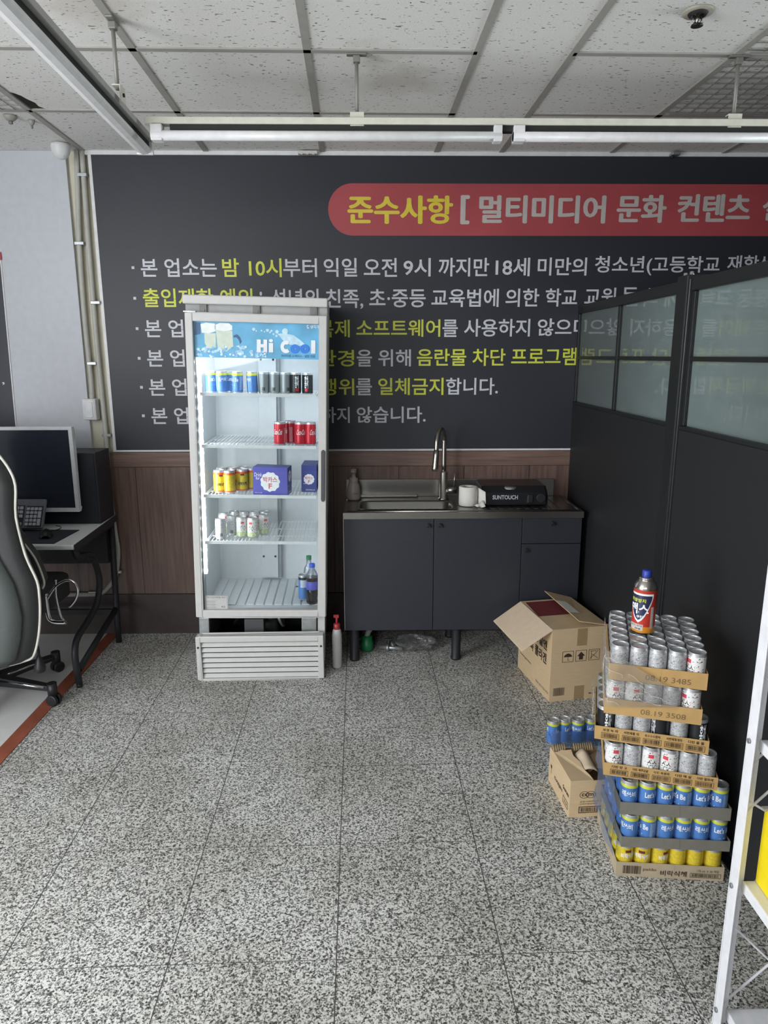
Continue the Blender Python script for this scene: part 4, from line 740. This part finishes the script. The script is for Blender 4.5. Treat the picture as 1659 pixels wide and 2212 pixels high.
tr, z = tray('plain grey tray of blue cans, second from the floor in the stack', 1, .769, 1.895, -5.1, 6, 5, CARDG, .036)
fill(1, tr, z, 6, 5, cells(6, 5, [('coffee', 2.4), ('coffee', -1.1), ('coffee', 3.3), ('coffee', 3.0), ('coffee', 3.1), ('coffee', .2)], 'coffee'), 'blue cans in the second tray', 'the second tray up')
tr, z = tray('plain grey tray of blue cans, third from the floor in the stack', 2, .761, 1.905, -7., 6, 5, CARDG, .042)
fill(2, tr, z, 6, 5, cells(6, 5, [('coffee', 2.9), ('coffee', .5), ('coffee', .35), ('coffee', -.9), ('coffee', .15), ('coffee', -1.)], 'coffee'), 'blue cans in the third tray', 'the third tray up')
tr, z = tray('brown tray with five barcodes directly above the blue cans', 3, .717, 1.950, -16., 6, 5, CARDT, .042, 'codes')
fill(3, tr, z, 6, 5, cells(6, 5, [('tea', .2), ('teaback', .3), ('tea', 0.), ('tea', -.5), ('teaback', .1), ('teaback', -.2)], 'teaback'), 'white cans in the fourth tray', 'the fourth tray up')
tr, z = tray('brown tray with five barcodes under the black and grey cans', 4, .691, 1.978, -17.8, 6, 5, CARDT, .045, 'codes')
fill(4, tr, z, 6, 5, cells(6, 5, [('black', .3), ('teaback', 0.), ('teaback', .4), ('black', -1.), ('teaback', .2), ('black', .4)], 'teaback'), 'grey and black cans in the fifth tray', 'the fifth tray up')
tr, z = tray('brown tray marked 3508, second from the top of the stack', 5, .701, 1.940, -17.1, 5, 6, CARDT, .05, '08.19 3508')
fill(5, tr, z, 5, 6, cells(5, 6, [('tea', .1), ('tea', .3), ('teaback', 0.), ('teaback', .5), ('tea', -.9)], 'teaback'), 'white cans in the sixth tray', 'the tray marked 3508')
tr, z = tray('brown tray marked 3485 on top of the can stack', 6, .709, 1.945, -17.1, 5, 6, CARDT, .052, '08.19 3485')
fill(6, tr, z, 5, 6, cells(5, 6, [('teaback', 0.), ('teaback', .6), ('teaback', -.3), ('teaback', .2), ('tea', -1.)], 'teaback', True), 'white cans in the top tray', 'the top tray')
TOPR = tr
# stretch film over the upper trays
def film(label, z0, z1, path, sag, group=None, base=(.705, 1.943)):
    t = thing('stretch_film', label, 'plastic film', (base[0], base[1], 0), (0, 0, math.radians(-17.1))); P = []; rnd = random.Random(2); nz = 14
    for j in range(nz+1):
        row = []
        for i, (u, v) in enumerate(path):
            s_ = i/(len(path)-1); zt = z1-sag(s_)[0]; zb = z0+sag(s_)[1]; z = zb+(zt-zb)*j/nz; o_ = .003+rnd.uniform(0, .0035)
            row.append((u-(o_ if u <= 0.0 else 0), v-(o_ if v <= 0.0 else 0), z))
        P.append(row)
    MB().grid(P, True).build('film_sheet', FILM, t); k = MB(); m = len(path)-1
    for c_ in range(14):
        j = rnd.uniform(.1, .9)*nz; i = rnd.uniform(.25, .8)*m; dj = rnd.uniform(-.5, .25); di = rnd.uniform(.3, .8); Q = []
        for s_ in range(rnd.randint(4, 8)):
            a, b = min(nz-1, max(0, int(j))), min(m-1, max(0, int(i))); p = Vector(P[a][b]).lerp(Vector(P[a+1][b+1]), .5); Q.append((p.x-(.0015 if b < m*.5 else 0), p.y-(.0015 if b >= m*.5 else 0), p.z)); i += di; j += dj+rnd.uniform(-.3, .3)
            if i > m-1 or j < 0 or j > nz-1: break
        Q = [q for n_, q in enumerate(Q) if n_ == 0 or (Vector(q)-Vector(Q[n_-1])).length > 1e-4]
        if len(Q) > 2: k.tube(curve(Q, 3), .0007, 5)
    k.build('film_crease_glints', M('film_crease_glint', 'd8d6d0', .3), t); return t  # highlights along the film creases, drawn as thin pale tubes
pth = [(-.002, .30-.3*i/12) for i in range(12)]+[(-.002, -.002)]+[(.2*i/12, -.004) for i in range(1, 13)]
film('torn clear stretch film over the left corner of the two top trays', .565, .745, pth, lambda s: (max(0, s-.5)*.22, max(0, s-.55)*.05))
film('clear stretch film hanging down the left side of the can stack',   .45, .545, [(-.003, .27-.27*i/14) for i in range(15)], lambda s: (.01*math.sin(s*9), .02*s), base=(.69, 1.975))
t = thing('stretch_film', 'blue-tinted film hanging at the left side of the lower trays', 'plastic film', (.757, 1.9, 0), (0, 0, math.radians(-6))); P = []; rnd = random.Random(9)
for j in range(11): P.append([(-.006-.012*math.sin(j*.5+i*.4)**2-rnd.uniform(0, .004), .0+.26*i/10, .07+.25*j/10) for i in range(11)])
MB().grid(P).build('film_sheet', BLUEFILM, t)
# gas canister
zt = .108*6+.0026+.104; g = at(1390, 1366, z=zt); t = thing('gas_canister', 'red and orange butane canister with blue cap on top of the can stack', 'gas canister', (g.x, g.y+.01, zt+.0005), (0, 0, math.radians(-42))); r = .0345
prof = [(r*.9, 0, 2), (r, .003, 2), (r, .006, 1), (r, .026, 0), (r, .142, 2), (r*1.02, .145, 2), (r*1.0, .150, 2), (r*.86, .160, 2), (r*.7, .168, 2), (r*.62, .171, 2), (r*.66, .173, 2), (r*.66, .178, 2), (r*.5, .179, 2), (0, .179, 2)]
ring_lathe(MB(), prof, 32).build('canister_body', [GASR, GASO, M('gas_metal', 'b7b2aa', .25, 1.)], t)
MB().lathe([(.0135, .176), (.0145, .178), (.0135, .199), (.012, .2), (0, .2)], 20).build('cap', BLUECAP, t)
def shield(w0, z0, z1, zc_, off, nm, mat):
    k = MB(); fm = wrap(r+off); n = 8; rows = []
    for j in range(13):
        v = z0+(z1-z0)*j/12; s_ = (v-z0)/(z1-z0); hw = w0*min(1, (s_*1.15)**.62); rows.append([fm(-hw+2*hw*i/n-.004, v) for i in range(n+1)])
    k.grid(rows).build(nm, mat, t)
shield(.043, .038, .132, 0, .0004, 'shield_border', PWH); shield(.0385, .046, .126, 0, .0009, 'shield_print', NAVYL)
k = MB(); put_text(k, '맥스', -.034, .026, .066, .100, wrap(r+.0014), .03); put_text(k, '부탄', -.010, .012, .053, .063, wrap(r+.0014), .02); k.build('white_lettering', PWH, t)
k = MB(); put_text(k, '폭발방지', -.034, .016, .104, .116, wrap(r+.0014), .02); k.build('yellow_lettering', PYEL, t)
patch(MB(), r+.0005, -.95, .35, .013, .033).build('label_patch', M('gas_label', 'c9c4c0', .5), t); k = MB(); put_text(k, '고압가스 제거용', -.03, .010, .025, .031, wrap(r+.0009), .0); put_text(k, 'DHE', -.012, .006, .016, .021, wrap(r+.0009), .02); k.build('small_lettering', PBLACK, t)
patch(MB(), r+.0005, .95, 1.25, .02, .09).build('side_label', M('gas_side', 'bdb9b2', .5, var=.2, scale=300), t)
# ------------------------------------------------------------------ boxes on the floor
BA = math.radians(10.); t = thing('cardboard_box', 'large open cardboard box with raised flaps beside the sink cabinet', 'box', (.833, 3.036, 0), (0, 0, BA)); Wb, Db, Hb, th = .278, .395, .358, .004
MB().box(0, Wb, 0, Db, 0, th).box(0, Wb, 0, th, th, Hb).box(0, Wb, Db-th, Db, th, Hb).box(0, th, th, Db-th, th, Hb).box(Wb-th, Wb, th, Db-th, th, Hb).build('box_body', CARD, t)
MB().hexa([(0, 0, Hb), (0, Db, Hb), (-.145, Db-.004, Hb-.092), (-.145, .004, Hb-.092)], [(0, 0, Hb+.004), (0, Db, Hb+.004), (-.143, Db-.004, Hb-.088), (-.143, .004, Hb-.088)]).build('left_flap', CARDIN, t)
MB().hexa([(0, 0, Hb), (Wb, 0, Hb), (Wb-.004, .19, Hb-.006), (.004, .19, Hb-.006)], [(0, 0, Hb+.004), (Wb, 0, Hb+.004), (Wb-.004, .19, Hb-.002), (.004, .19, Hb-.002)]).build('front_flap', CARD, t)
o = MB().hexa([(0, .2, Hb-.012), (Wb, .2, Hb-.012), (Wb, Db, Hb), (0, Db, Hb)], [(0, .2, Hb-.008), (Wb, .2, Hb-.008), (Wb, Db, Hb+.004), (0, Db, Hb+.004)]).build('back_flap', CARD, t); MB().hexa([(.02, .2, Hb-.008), (Wb-.02, .2, Hb-.008), (Wb-.02, Db-.02, Hb+.0035), (.02, Db-.02, Hb+.0035)], [(.02, .2, Hb-.0072), (Wb-.02, .2, Hb-.0072), (Wb-.02, Db-.02, Hb+.0044), (.02, Db-.02, Hb+.0044)]).build('maroon_print', MAROON, o)
o = MB().hexa([(.135, .01, Hb+.03), (Wb, 0, Hb+.004), (Wb, Db, Hb+.004), (.135, Db+.01, Hb+.045)], [(.135, .01, Hb+.034), (Wb, 0, Hb+.008), (Wb, Db, Hb+.008), (.135, Db+.01, Hb+.049)]).build('right_flap', CARD, t)
MB().hexa([(.140, .12, Hb+.0375), (.19, .12, Hb+.029), (.19, .27, Hb+.0335), (.140, .27, Hb+.0435)], [(.140, .12, Hb+.0382), (.19, .12, Hb+.0297), (.19, .27, Hb+.0342), (.140, .27, Hb+.0442)]).build('courier_label', PAPER, o)
MB().box(.125, .175, -.0006, 0, Hb-.085, Hb).build('packing_tape', TAPE, t); MB().box(.125, .175, -.0006, 0, .0, .07).build('packing_tape', TAPE, t)
LM = lambda u, v: (-.0008, Db-u, v); FM = lambda u, v: (u, -.0008, v)
k = MB(); put_text(k, '황칠엔', .20, .345, .235, .285, LM, .03); k.build('lettering', INK, t); k = MB(); put_text(k, '행복 콜라겐', .10, .345, .165, .220, LM, .03); k.build('lettering', INK, t); k = MB(); put_text(k, 'hwangchilen', .03, .17, .085, .1, LM, .0); put_text(k, 'FAX. 031-776-1774', .235, .38, .03, .042, LM, .0); k.build('lettering', INK, t)
for j in range(3):
    u0 = .055+j*.066; v0 = .195; s_ = .056; k = MB(); frame_rect(k, u0, u0+s_, v0, v0+s_*.98, .002, FM); cx = u0+s_/2
    if j == 0:
        k.add([FM(cx+.02*math.cos(a), v0+.026+.017*math.sin(a)) for a in [math.pi*i/12 for i in range(13)]], [tuple(range(13))]); rect(k, cx-.001, cx+.001, v0+.01, v0+.045, FM); rect(k, cx, cx+.008, v0+.009, v0+.011, FM)
    elif j == 1: k.add([FM(cx+a, v0+b) for a, b in ((-.01, .008), (.01, .008), (.01, .026), (.02, .026), (0, .047), (-.02, .026), (-.01, .026))], [tuple(range(7))])
    else:
        for (a0, b0, a1, b1) in ((-.02, .008, .02, .048), (-.014, .008, -.014, .048), (-.02, .046, .012, .046), (.02, .008, -.01, .03)):
            d = Vector((a1-a0, b1-b0)).normalized(); nn = (-d.y*.001, d.x*.001); k.add([FM(cx+a0+nn[0], v0+b0+nn[1]), FM(cx+a1+nn[0], v0+b1+nn[1]), FM(cx+a1-nn[0], v0+b1-nn[1]), FM(cx+a0-nn[0], v0+b0-nn[1])], [(0, 1, 2, 3)])
    k.build('care_symbol', INK, t)
k = MB(); barcode(k, .018, .075, .028, .068, FM, 24, 4); k.build('barcode', INK, t); k = MB(); put_text(k, 'Made in Korea', .2, .27, .022, .03, FM, .02); k.build('lettering', INK, t)
t = thing('cardboard_box', 'small torn cardboard box with round double-ring mark behind the can stack', 'box', (.692, 2.186, 0), (0, 0, math.radians(3.8))); Ws, Ds, Hs = .185, .232, .142
MB().box(0, Ws, 0, Ds, 0, .003).box(0, Ws, 0, .003, .003, Hs).box(0, Ws, Ds-.003, Ds, .003, Hs-.01).box(0, .003, .003, Ds-.003, .003, Hs).box(Ws-.003, Ws, .003, Ds-.003, .003, Hs-.02).build('box_body', CARD, t)
MB().prism([(0, 0), (.082, 0), (.078, .03), (.068, .06), (.07, .1), (.058, .14), (.062, .175), (.04, .18), (.03, .188), (.012, .182), (0, .186)], lambda u, v, w: (u, v, Hs+.02*u/.08*(v/.2)+w), .003).build('top_panel', CARD, t)
P = [[(.07+.055*i/6, .06+.1*j/5, Hs+.005+.035*math.sin(math.pi*i/6*.8)*(.4+.6*j/5)-.02*(i/6)) for i in range(7)] for j in range(6)]; MB().grid(P).build('torn_flap', CARDIN, t, solid=.002)
k = MB()
for cx, n, a in ((.005, 6, 0.), (.085, 9, .1)):
    for i in range(n): k.tube([(cx+i*.0085, .196, Hs-.004), (cx+i*.0085+.004, .222, Hs+.012)], .004, 6)
k.build('corrugated_edge', M('corrugated', 'a08a68', .85), t)
P = [[(.1+.085*i/4, .09+.13*j/3, Hs-.028+.02*math.sin(i+j)) for i in range(5)] for j in range(4)]; MB().grid(P).build('inner_flap', CARD, t, solid=.002)
FM = lambda u, v: (u, -.0008, v); LM = lambda u, v: (-.0008, Ds-u, v)
k = MB(); 
for cx in (.052, .075): k.add([FM(cx+rr_*math.cos(a), .088+rr_*.78*math.sin(a)) for a in [2*math.pi*i/24 for i in range(24)] for rr_ in (.0175, .0155)], [(2*i, 2*i+1, (2*i+3) % 48, (2*i+2) % 48) for i in range(24)])
put_text(k, 'ccm', .042, .085, .0825, .094, FM, .02); k.build('ring_mark', INK, t)
k = MB(); put_text(k, '공정거래위원회 인증', .036, .13, .058, .064, FM, 0); put_text(k, '소비자중심경영', .036, .10, .049, .055, FM, 0); k.build('small_lettering', INK, t); k = MB(); frame_rect(k, .034, .15, .016, .042, .003, FM); barcode(k, .042, .145, .021, .037, FM, 26, 6); k.build('barcode', INK, t)
k = MB(); put_text(k, 'DAEJIN', .07, .155, .045, .062, LM, .02); k.build('lettering', INK, t); k = MB(); put_text(k, 'Guarana', .16, .222, .072, .088, LM, .02); k.build('lettering', INK, t); k = MB(); frame_rect(k, .165, .218, .02, .048, .0025, LM); put_text(k, '30 EA', .175, .21, .028, .04, LM, 0); k.build('printed_panel', INK, t)
k = MB(); k.add([LM(.03+a, .075+b) for a, b in ((-.008, 0), (0, -.012), (.008, 0), (.006, .008), (0, .004), (-.006, .008))], [tuple(range(6))]); rect(k, .029, .031, .045, .065, LM); k.build('wine_glass_mark', INK, t)
MB().box(-.0012, 0, .0, .1, .0, .004).build('torn_edge', CARDIN, t)
# blue cans behind the small box
for i, (px, py, tn) in enumerate(((1219, 1551, .9), (1249, 1552, 2.6), (1277, 1549, .1))):
    p = at(px, py, z=.105); can('coffee', (p.x, p.y, .001), (0, 0, tn), 'blue can on the floor behind the small torn box, %s from left' % ORD[i], 'blue cans on the floor behind the torn box')
p = at(1206, 1562, z=.105); can('coffee', (p.x-.012, p.y+.03, .001), (0, 0, 1.2), 'blue can at the outer left of the film-wrapped cans on the floor', 'blue cans on the floor behind the torn box')
p = at(1246, 1556, z=.1); t = thing('shrink_wrap', 'blue-tinted shrink film around the cans behind the torn box', 'plastic film', (p.x, p.y, 0)); P = []
for j in range(6):
    row = []
    for i in range(25):
        a = 2*math.pi*i/24; q = 1+.05*math.sin(5*a+j); row.append((.118*math.copysign(abs(math.cos(a))**.6, math.cos(a))*q, .052*math.copysign(abs(math.sin(a))**.6, math.sin(a))*q+.008, .004+.07*j/5))
    P.append(row)
MB().grid(P).build('film_sheet', BLUEFILM, t)
# ------------------------------------------------------------------ desk corner
t = thing('computer_desk', 'white-topped computer desk with black tube legs at the left wall', 'desk', (-1.9, 3.55, 0)); dx, dy = -1.9, 3.55
MB().hexa([(-2.75-dx, 3.235-dy, .703), (-1.405-dx, 3.235-dy, .703), (-1.437-dx, 3.88-dy, .703), (-2.75-dx, 3.88-dy, .703)], [(-2.75-dx, 3.225-dy, .73), (-1.405-dx, 3.225-dy, .73), (-1.437-dx, 3.88-dy, .73), (-2.75-dx, 3.88-dy, .73)]).build('desk_top', DESKW, t, bevel=.010, seg=3)
MB().hexa([(-1.405-dx, 3.232-dy, .695), (-1.399-dx, 3.232-dy, .695), (-1.431-dx, 3.885-dy, .695), (-1.437-dx, 3.885-dy, .695)], [(-1.405-dx, 3.232-dy, .729), (-1.399-dx, 3.232-dy, .729), (-1.431-dx, 3.885-dy, .729), (-1.437-dx, 3.885-dy, .729)]).build('edge_band', BLACKM, t)
MB().box(-2.7-dx, -1.47-dx, 3.8-dy, 3.83-dy, .47, .70).build('modesty_panel', M('desk_panel', '26272a', .6), t)
L = lambda y, z: (-1.45-dx, y-dy, z)
MB().tube(curve([L(3.335, .70), L(3.345, .655), L(3.375, .63), L(3.45, .618), L(3.54, .58), L(3.597, .48), L(3.595, .40), L(3.53, .32), L(3.39, .275), L(3.27, .245), L(3.228, .19), L(3.228, .1), L(3.241, .02)], 8), .0165, 12).build('leg', BLACKM, t)
MB().tube([L(3.838, .70), L(3.80, .1), L(3.80, .0)], .0165, 12).build('leg', BLACKM, t); MB().lathe([(0, 0), (.014, 0), (.016, .02), (0, .02)], 12, L(3.241, 0)).build('foot', BLACKP, t)
MB().tube([L(3.79, .2), L(3.25, .085)], .016, 10).build('leg_brace', BLACKM, t); MB().box(-1.465-dx, -1.435-dx, 3.33-dy, 3.84-dy, .675, .703).build('side_rail', BLACKM, t); MB().box(-2.7-dx, -1.45-dx, 3.79-dy, 3.81-dy, .17, .2).build('back_bar', BLACKM, t)
t = thing('computer_cabinet', 'black box cabinet standing behind the monitor on the desk', 'cabinet', (-1.9, 3.66, .731)); k = MB()
k.box(-.8, .465, 0, .20, 0, .378); k.build('cabinet_body', M('cab_black', '23252c', .5), t, bevel=.003); MB().box(-.79, .455, -.004, 0, .01, .368).build('front_panel', M('cab_black', '23252c', .5), t)
t = thing('computer_monitor', 'large white-framed monitor with dark screen on the desk', 'monitor', (-1.86, 3.585, .731)); a, b = at(160, 922, y=3.585), at(172, 1106, y=3.585)
mx0, mx1, mz0, mz1 = -.36, b.x+1.86, b.z-.731, a.z-.731; k = MB(); k.box(mx0, mx1, 0, .03, mz0, mz0+.022); k.box(mx0, mx1, 0, .03, mz1-.016, mz1); k.box(mx0, mx0+.02, 0, .03, mz0+.022, mz1-.016); k.box(mx1-.02, mx1, 0, .03, mz0+.022, mz1-.016); k.build('frame', GLOSSW, t, bevel=.003)
MB().box(mx0+.02, mx1-.02, .004, .028, mz0+.022, mz1-.016).build('screen', SCREEN, t); MB().box(mx0+.04, mx1-.04, .03, .06, mz0+.05, mz1-.06).build('back_shell', WHITE, t, bevel=.01)
MB().box(-.04, .04, .045, .065, .01, mz0+.1).build('stand_neck', GLOSSW, t, bevel=.004); MB().box(-.13, .13, .0, .07, 0, .012).build('stand_base', GLOSSW, t, bevel=.004)
# keyboard leaning on the monitor
a = at(99, 1141, z=.742); t = thing('keyboard', 'grey keyboard with black keys leaning up against the monitor', 'keyboard', (a.x, a.y-.022, .742), (math.radians(62), 0, math.radians(-2)))
MB().box(-.44, 0, 0, .155, 0, .02).build('keyboard_base', KEYG, t, bevel=.006)
MB().box(-.435, -.101, .008, .12, .0195, .021).box(-.092, -.006, .008, .117, .0195, .021).build('key_well', KEYD, t)
for r_ in range(5):
    for c_ in range(4):
        if c_ == 3 and r_ in (1, 3): continue
        MB().box(-.088+c_*.02, -.072+c_*.02, .012+r_*.02, .028+r_*.02+(.02 if c_ == 3 and r_ in (0, 2) else 0), .02, .028).build('key', KEYL, t, bevel=.002)
    for c_ in range(3):
        if r_ in (1,) or (r_ == 2 and False): continue
        MB().box(-.165+c_*.021, -.148+c_*.021, .012+r_*.021, .029+r_*.021, .02, .028).build('key', KEYL, t, bevel=.002)
k = MB()
for r_ in range(5):
    for c_ in range(12): k.box(-.43+c_*.021, -.413+c_*.021, .012+r_*.021, .029+r_*.021, .02, .028)
k.build('letter_keys', KEYL, t, bevel=.002)
t = thing('mouse_pad', 'dark mouse pad on the white desk top', 'mouse pad', (-1.655, 3.39, .7305), (0, 0, math.radians(-3))); MB().box(-.17, .155, -.13, .135, 0, .003).build('pad_sheet', M('pad_dark', '33353d', .8), t, bevel=.001); MB().box(-.171, .156, -.131, .136, -.0002, .001).build('pad_base', BLACKP, t)
t = thing('computer_mouse', 'black computer mouse on the dark mouse pad', 'mouse', (-1.597, 3.375, .734), (0, 0, math.radians(20))); P = []
for i in range(9):
    v = i/8; row = []
    for j in range(13):
        a = math.pi*j/12; w_ = .031*(math.sin(math.pi*(.08+.84*v))**.4); row.append((-w_*math.cos(a), -.052+.104*v, .003+.034*math.sin(a)**.8*math.sin(math.pi*(.1+.82*(1-v)**.8))**.7))
    P.append(row)
MB().grid(P).build('mouse_shell', M('mouse_black', '1a1b1e', .3), t, sub=1); MB().box(-.004, .004, .022, .036, .026, .034).build('scroll_wheel', KEYD, t, bevel=.002)
MB().tube(curve([(0, .052, .01), (.01, .09, .006), (.05, .13, .004), (.055, .18, .004), (.03, .22, .004)], 6), .002, 6).build('cord', BLACKP, t)
# ------------------------------------------------------------------ gaming chair
CX, CY = -1.815, 3.145
t = thing('gaming_chair', 'grey-green gaming chair with white piping at the left edge', 'chair', (CX, CY, 0)); W2 = lambda x, y, z: (x-CX, y-CY, z)
sil = [(.300, -1.565), (.318, -1.50), (.345, -1.455), (.44, -1.42), (.54, -1.40), (.62, -1.392), (.69, -1.394), (.80, -1.427), (.96, -1.447), (1.09, -1.436), (1.167, -1.46), (1.25, -1.52), (1.33, -1.60), (1.36, -1.68)]
xm = -1.80; R = []
for z, xr in sil:
    yb = 2.80-.03*math.sin((z-.3)*2.6); hw = xr-xm; row = []
    for j in range(20):
        a = 2*math.pi*j/20; cx_, sy_ = math.cos(a), math.sin(a)
        row.append(W2(xm+hw*math.copysign(abs(cx_)**.55, cx_), yb+.05+.052*math.copysign(abs(sy_)**.7, sy_)+(.012 if sy_ > 0 else 0)*abs(cx_), z))
    R.append(row)
MB().rings(R).build('backrest', LEATHD, t)
R = []
for z, xr in sil[1:-1]:
    yb = 2.80-.03*math.sin((z-.3)*2.6); hw = max(.05, xr-xm-.055-.09*max(0, (z-.55))**.8); R.append([W2(xm+hw*q, yb-.006-.012*(1-abs(q)**4), z) for q in (-1, -.8, -.4, 0, .4, .8, 1)]+[W2(xm+hw*q, yb+.03, z) for q in (1, 0, -1)])
MB().rings(R).build('back_panel', LEATHER, t)
MB().tube(curve([W2(xr+.001, 2.80-.03*math.sin((z-.3)*2.6)+.045, z) for z, xr in sil], 4), .0055, 8).build('piping', PIPING, t)
k = MB(); k.prism([(-1.56, 1.13), (-1.545, 1.11), (-1.525, 1.005), (-1.525, .885), (-1.45, .757), (-1.42, .645), (-1.46, .60), (-1.62, .60), (-1.7, .8), (-1.66, 1.1)], lambda u, v, w: W2(u, 2.93+w, v), .07); k.build('side_bolster', LEATHD, t, bevel=.02, seg=3)
MB().tube(curve([W2(*q) for q in ((-1.56, 2.93, 1.13), (-1.545, 2.935, 1.11), (-1.525, 2.935, 1.005), (-1.524, 2.935, .885), (-1.45, 2.935, .757), (-1.42, 2.935, .65), (-1.43, 2.935, .615))], 5), .005, 8).build('piping', PIPING, t)
MB().rings([rrect(-2.07-CX, -1.50-CX, 2.93-CY, 3.42-CY, .08, z) for z in (.44, .455, .53, .545)]).build('seat', LEATHD, t, bevel=.01)
MB().tube(curve([W2(*q) for q in ((-1.50, 3.1, .535), (-1.497, 3.1, .43), (-1.48, 3.1, .40), (-1.43, 3.1, .395), (-1.42, 3.1, .397))], 6), .011, 10).build('armrest_bracket', CHROME, t)
MB().tube(curve([W2(*q) for q in ((-1.50, 3.1, .50), (-1.45, 3.1, .568), (-1.40, 3.1, .597), (-1.365, 3.1, .59), (-1.35, 3.1, .55), (-1.365, 3.1, .505), (-1.397, 3.1, .468))], 6), .006, 8).build('armrest_loop', CHROME, t)
MB().tube(curve([W2(*q) for q in ((-1.445, 3.1, .60), (-1.452, 3.1, .52), (-1.44, 3.1, .43), (-1.428, 3.1, .405))], 6), .005, 8).build('armrest_rod', CHROME, t)
MB().lathe([(0, .07), (.045, .07), (.05, .1), (.03, .12), (.028, .44), (0, .44)], 18).build('gas_lift', BLACKM, t); MB().box(-.15, .15, -.12, .12, .41, .44).build('seat_plate', BLACKM, t)
for i in range(5):
    a = math.radians(-14.8+72*i); d = Vector((math.cos(a), math.sin(a), 0)); n = Vector((-d.y, d.x, 0)); e = .328
    lg = MB().hexa([tuple(d*.03-n*.025+Vector((0, 0, .07))), tuple(d*e-n*.016+Vector((0, 0, .072))), tuple(d*e+n*.016+Vector((0, 0, .072))), tuple(d*.03+n*.025+Vector((0, 0, .07)))], [tuple(d*.03-n*.025+Vector((0, 0, .115))), tuple(d*e-n*.016+Vector((0, 0, .098))), tuple(d*e+n*.016+Vector((0, 0, .098))), tuple(d*.03+n*.025+Vector((0, 0, .115)))]).build('base_leg', BLACKP, t, bevel=.004)
    MB().tube([tuple(d*.05-n*.022+Vector((0, 0, .1))), tuple(d*(e-.03)-n*.015+Vector((0, 0, .09)))], .006, 8).build('chrome_strip', CHROME, lg)
    c_ = d*e; MB().cyl(tuple(c_+Vector((0, 0, .045))), tuple(c_+Vector((0, 0, .11))), .022, 14).build('caster_cap', BLACKP, lg)
    for s_ in (-1, 1):
        MB().cyl(tuple(c_+n*(.006*s_)+d*.004+Vector((0, 0, .028))), tuple(c_+n*(.024*s_)+d*.004+Vector((0, 0, .028))), .028, 18).build('caster_wheel', BLACKP, lg, bevel=.004)
MB().tube(curve([W2(-1.50, 2.87, .37), W2(-1.475, 2.88, .40), W2(-1.462, 2.9, .36), W2(-1.462, 2.9, .30)], 6), .006, 8).build('cable', BLACKP, t); MB().lathe([(.006, .085), (.012, .07), (.024, .03), (.022, .01), (0, 0)], 14, W2(-1.462, 2.9, .235)).build('hanging_knob', BLACKP, t)
# ------------------------------------------------------------------ white rack at the right edge
t = thing('metal_rack', 'white metal shelf rack at the right edge of the view', 'shelf', (.83, 1.40, 0))
def post(x, y, sx_, sy_): MB().box(x, x+.032*sx_, y, y+.003*sy_, 0, 1.75).box(x, x+.003*sx_, y, y+.032*sy_, 0, 1.75).build('post', SHELFW, t, bevel=.001)
post(0, .0, 1, -1); post(.36, 0, -1, -1); post(0, -.85, 1, 1); post(.36, -.85, -1, 1)
for z in (.025, .385, .745, 1.105, 1.60):
    k = MB(); k.box(.022, .35, -.84, -.012, z, z+.028); s_ = k.build('shelf_board', SHELFW, t, bevel=.003)
    for i in range(9):
        for j in range(3): MB().lathe([(0, .0005), (.009, .0005), (.009, 0)], 10, (.07+j*.1, -.07-i*.09, z+.028)).build('board_hole', DARK, s_) if z < .1 else None
for z in (.05, .40, .77):
    MB().cyl((-.0008, -.012, z), (-.004, -.012, z), .006, 10).build('bolt', GALV, t)
for x0, z0, x1, z1 in ((.01, .05, .33, .40), (.01, .29, .27, .03), (.01, .345, .33, .70), (.01, .62, .33, .27+.15), (.02, .59, .33, .93), (.01, .93, .33, .60), (.01, .70, .33, 1.05)): MB().cyl((x0, -.002+.0, z0), (x1, -.002, z1), .003, 8).build('brace_rod', SHELFW, t)
q = at(1632, 1903, z=.414); t = thing('yellow_file_box', 'bright yellow open file box on the white rack', 'box', (q.x, q.y, .4145), (0, 0, math.radians(-2)))
MB().box(0, .2, -.28, 0, 0, .003).box(0, .003, -.28, 0, .003, .19).box(.197, .2, -.28, 0, .003, .19).box(.003, .197, -.003, 0, .003, .19).box(.003, .197, -.28, -.277, .003, .19).build('box_body', YELLOW, t); MB().hexa([(-.006, -.012, .188), (.03, -.006, .188), (.03, 0, .188), (-.006, 0, .188)], [(-.008, -.01, .193), (.03, -.004, .195), (.03, .002, .195), (-.008, .002, .193)]).build('torn_corner', M('torn_grey', 'b5b3a0', .7), t)
for kname, root in CANP.items(): drop(root)
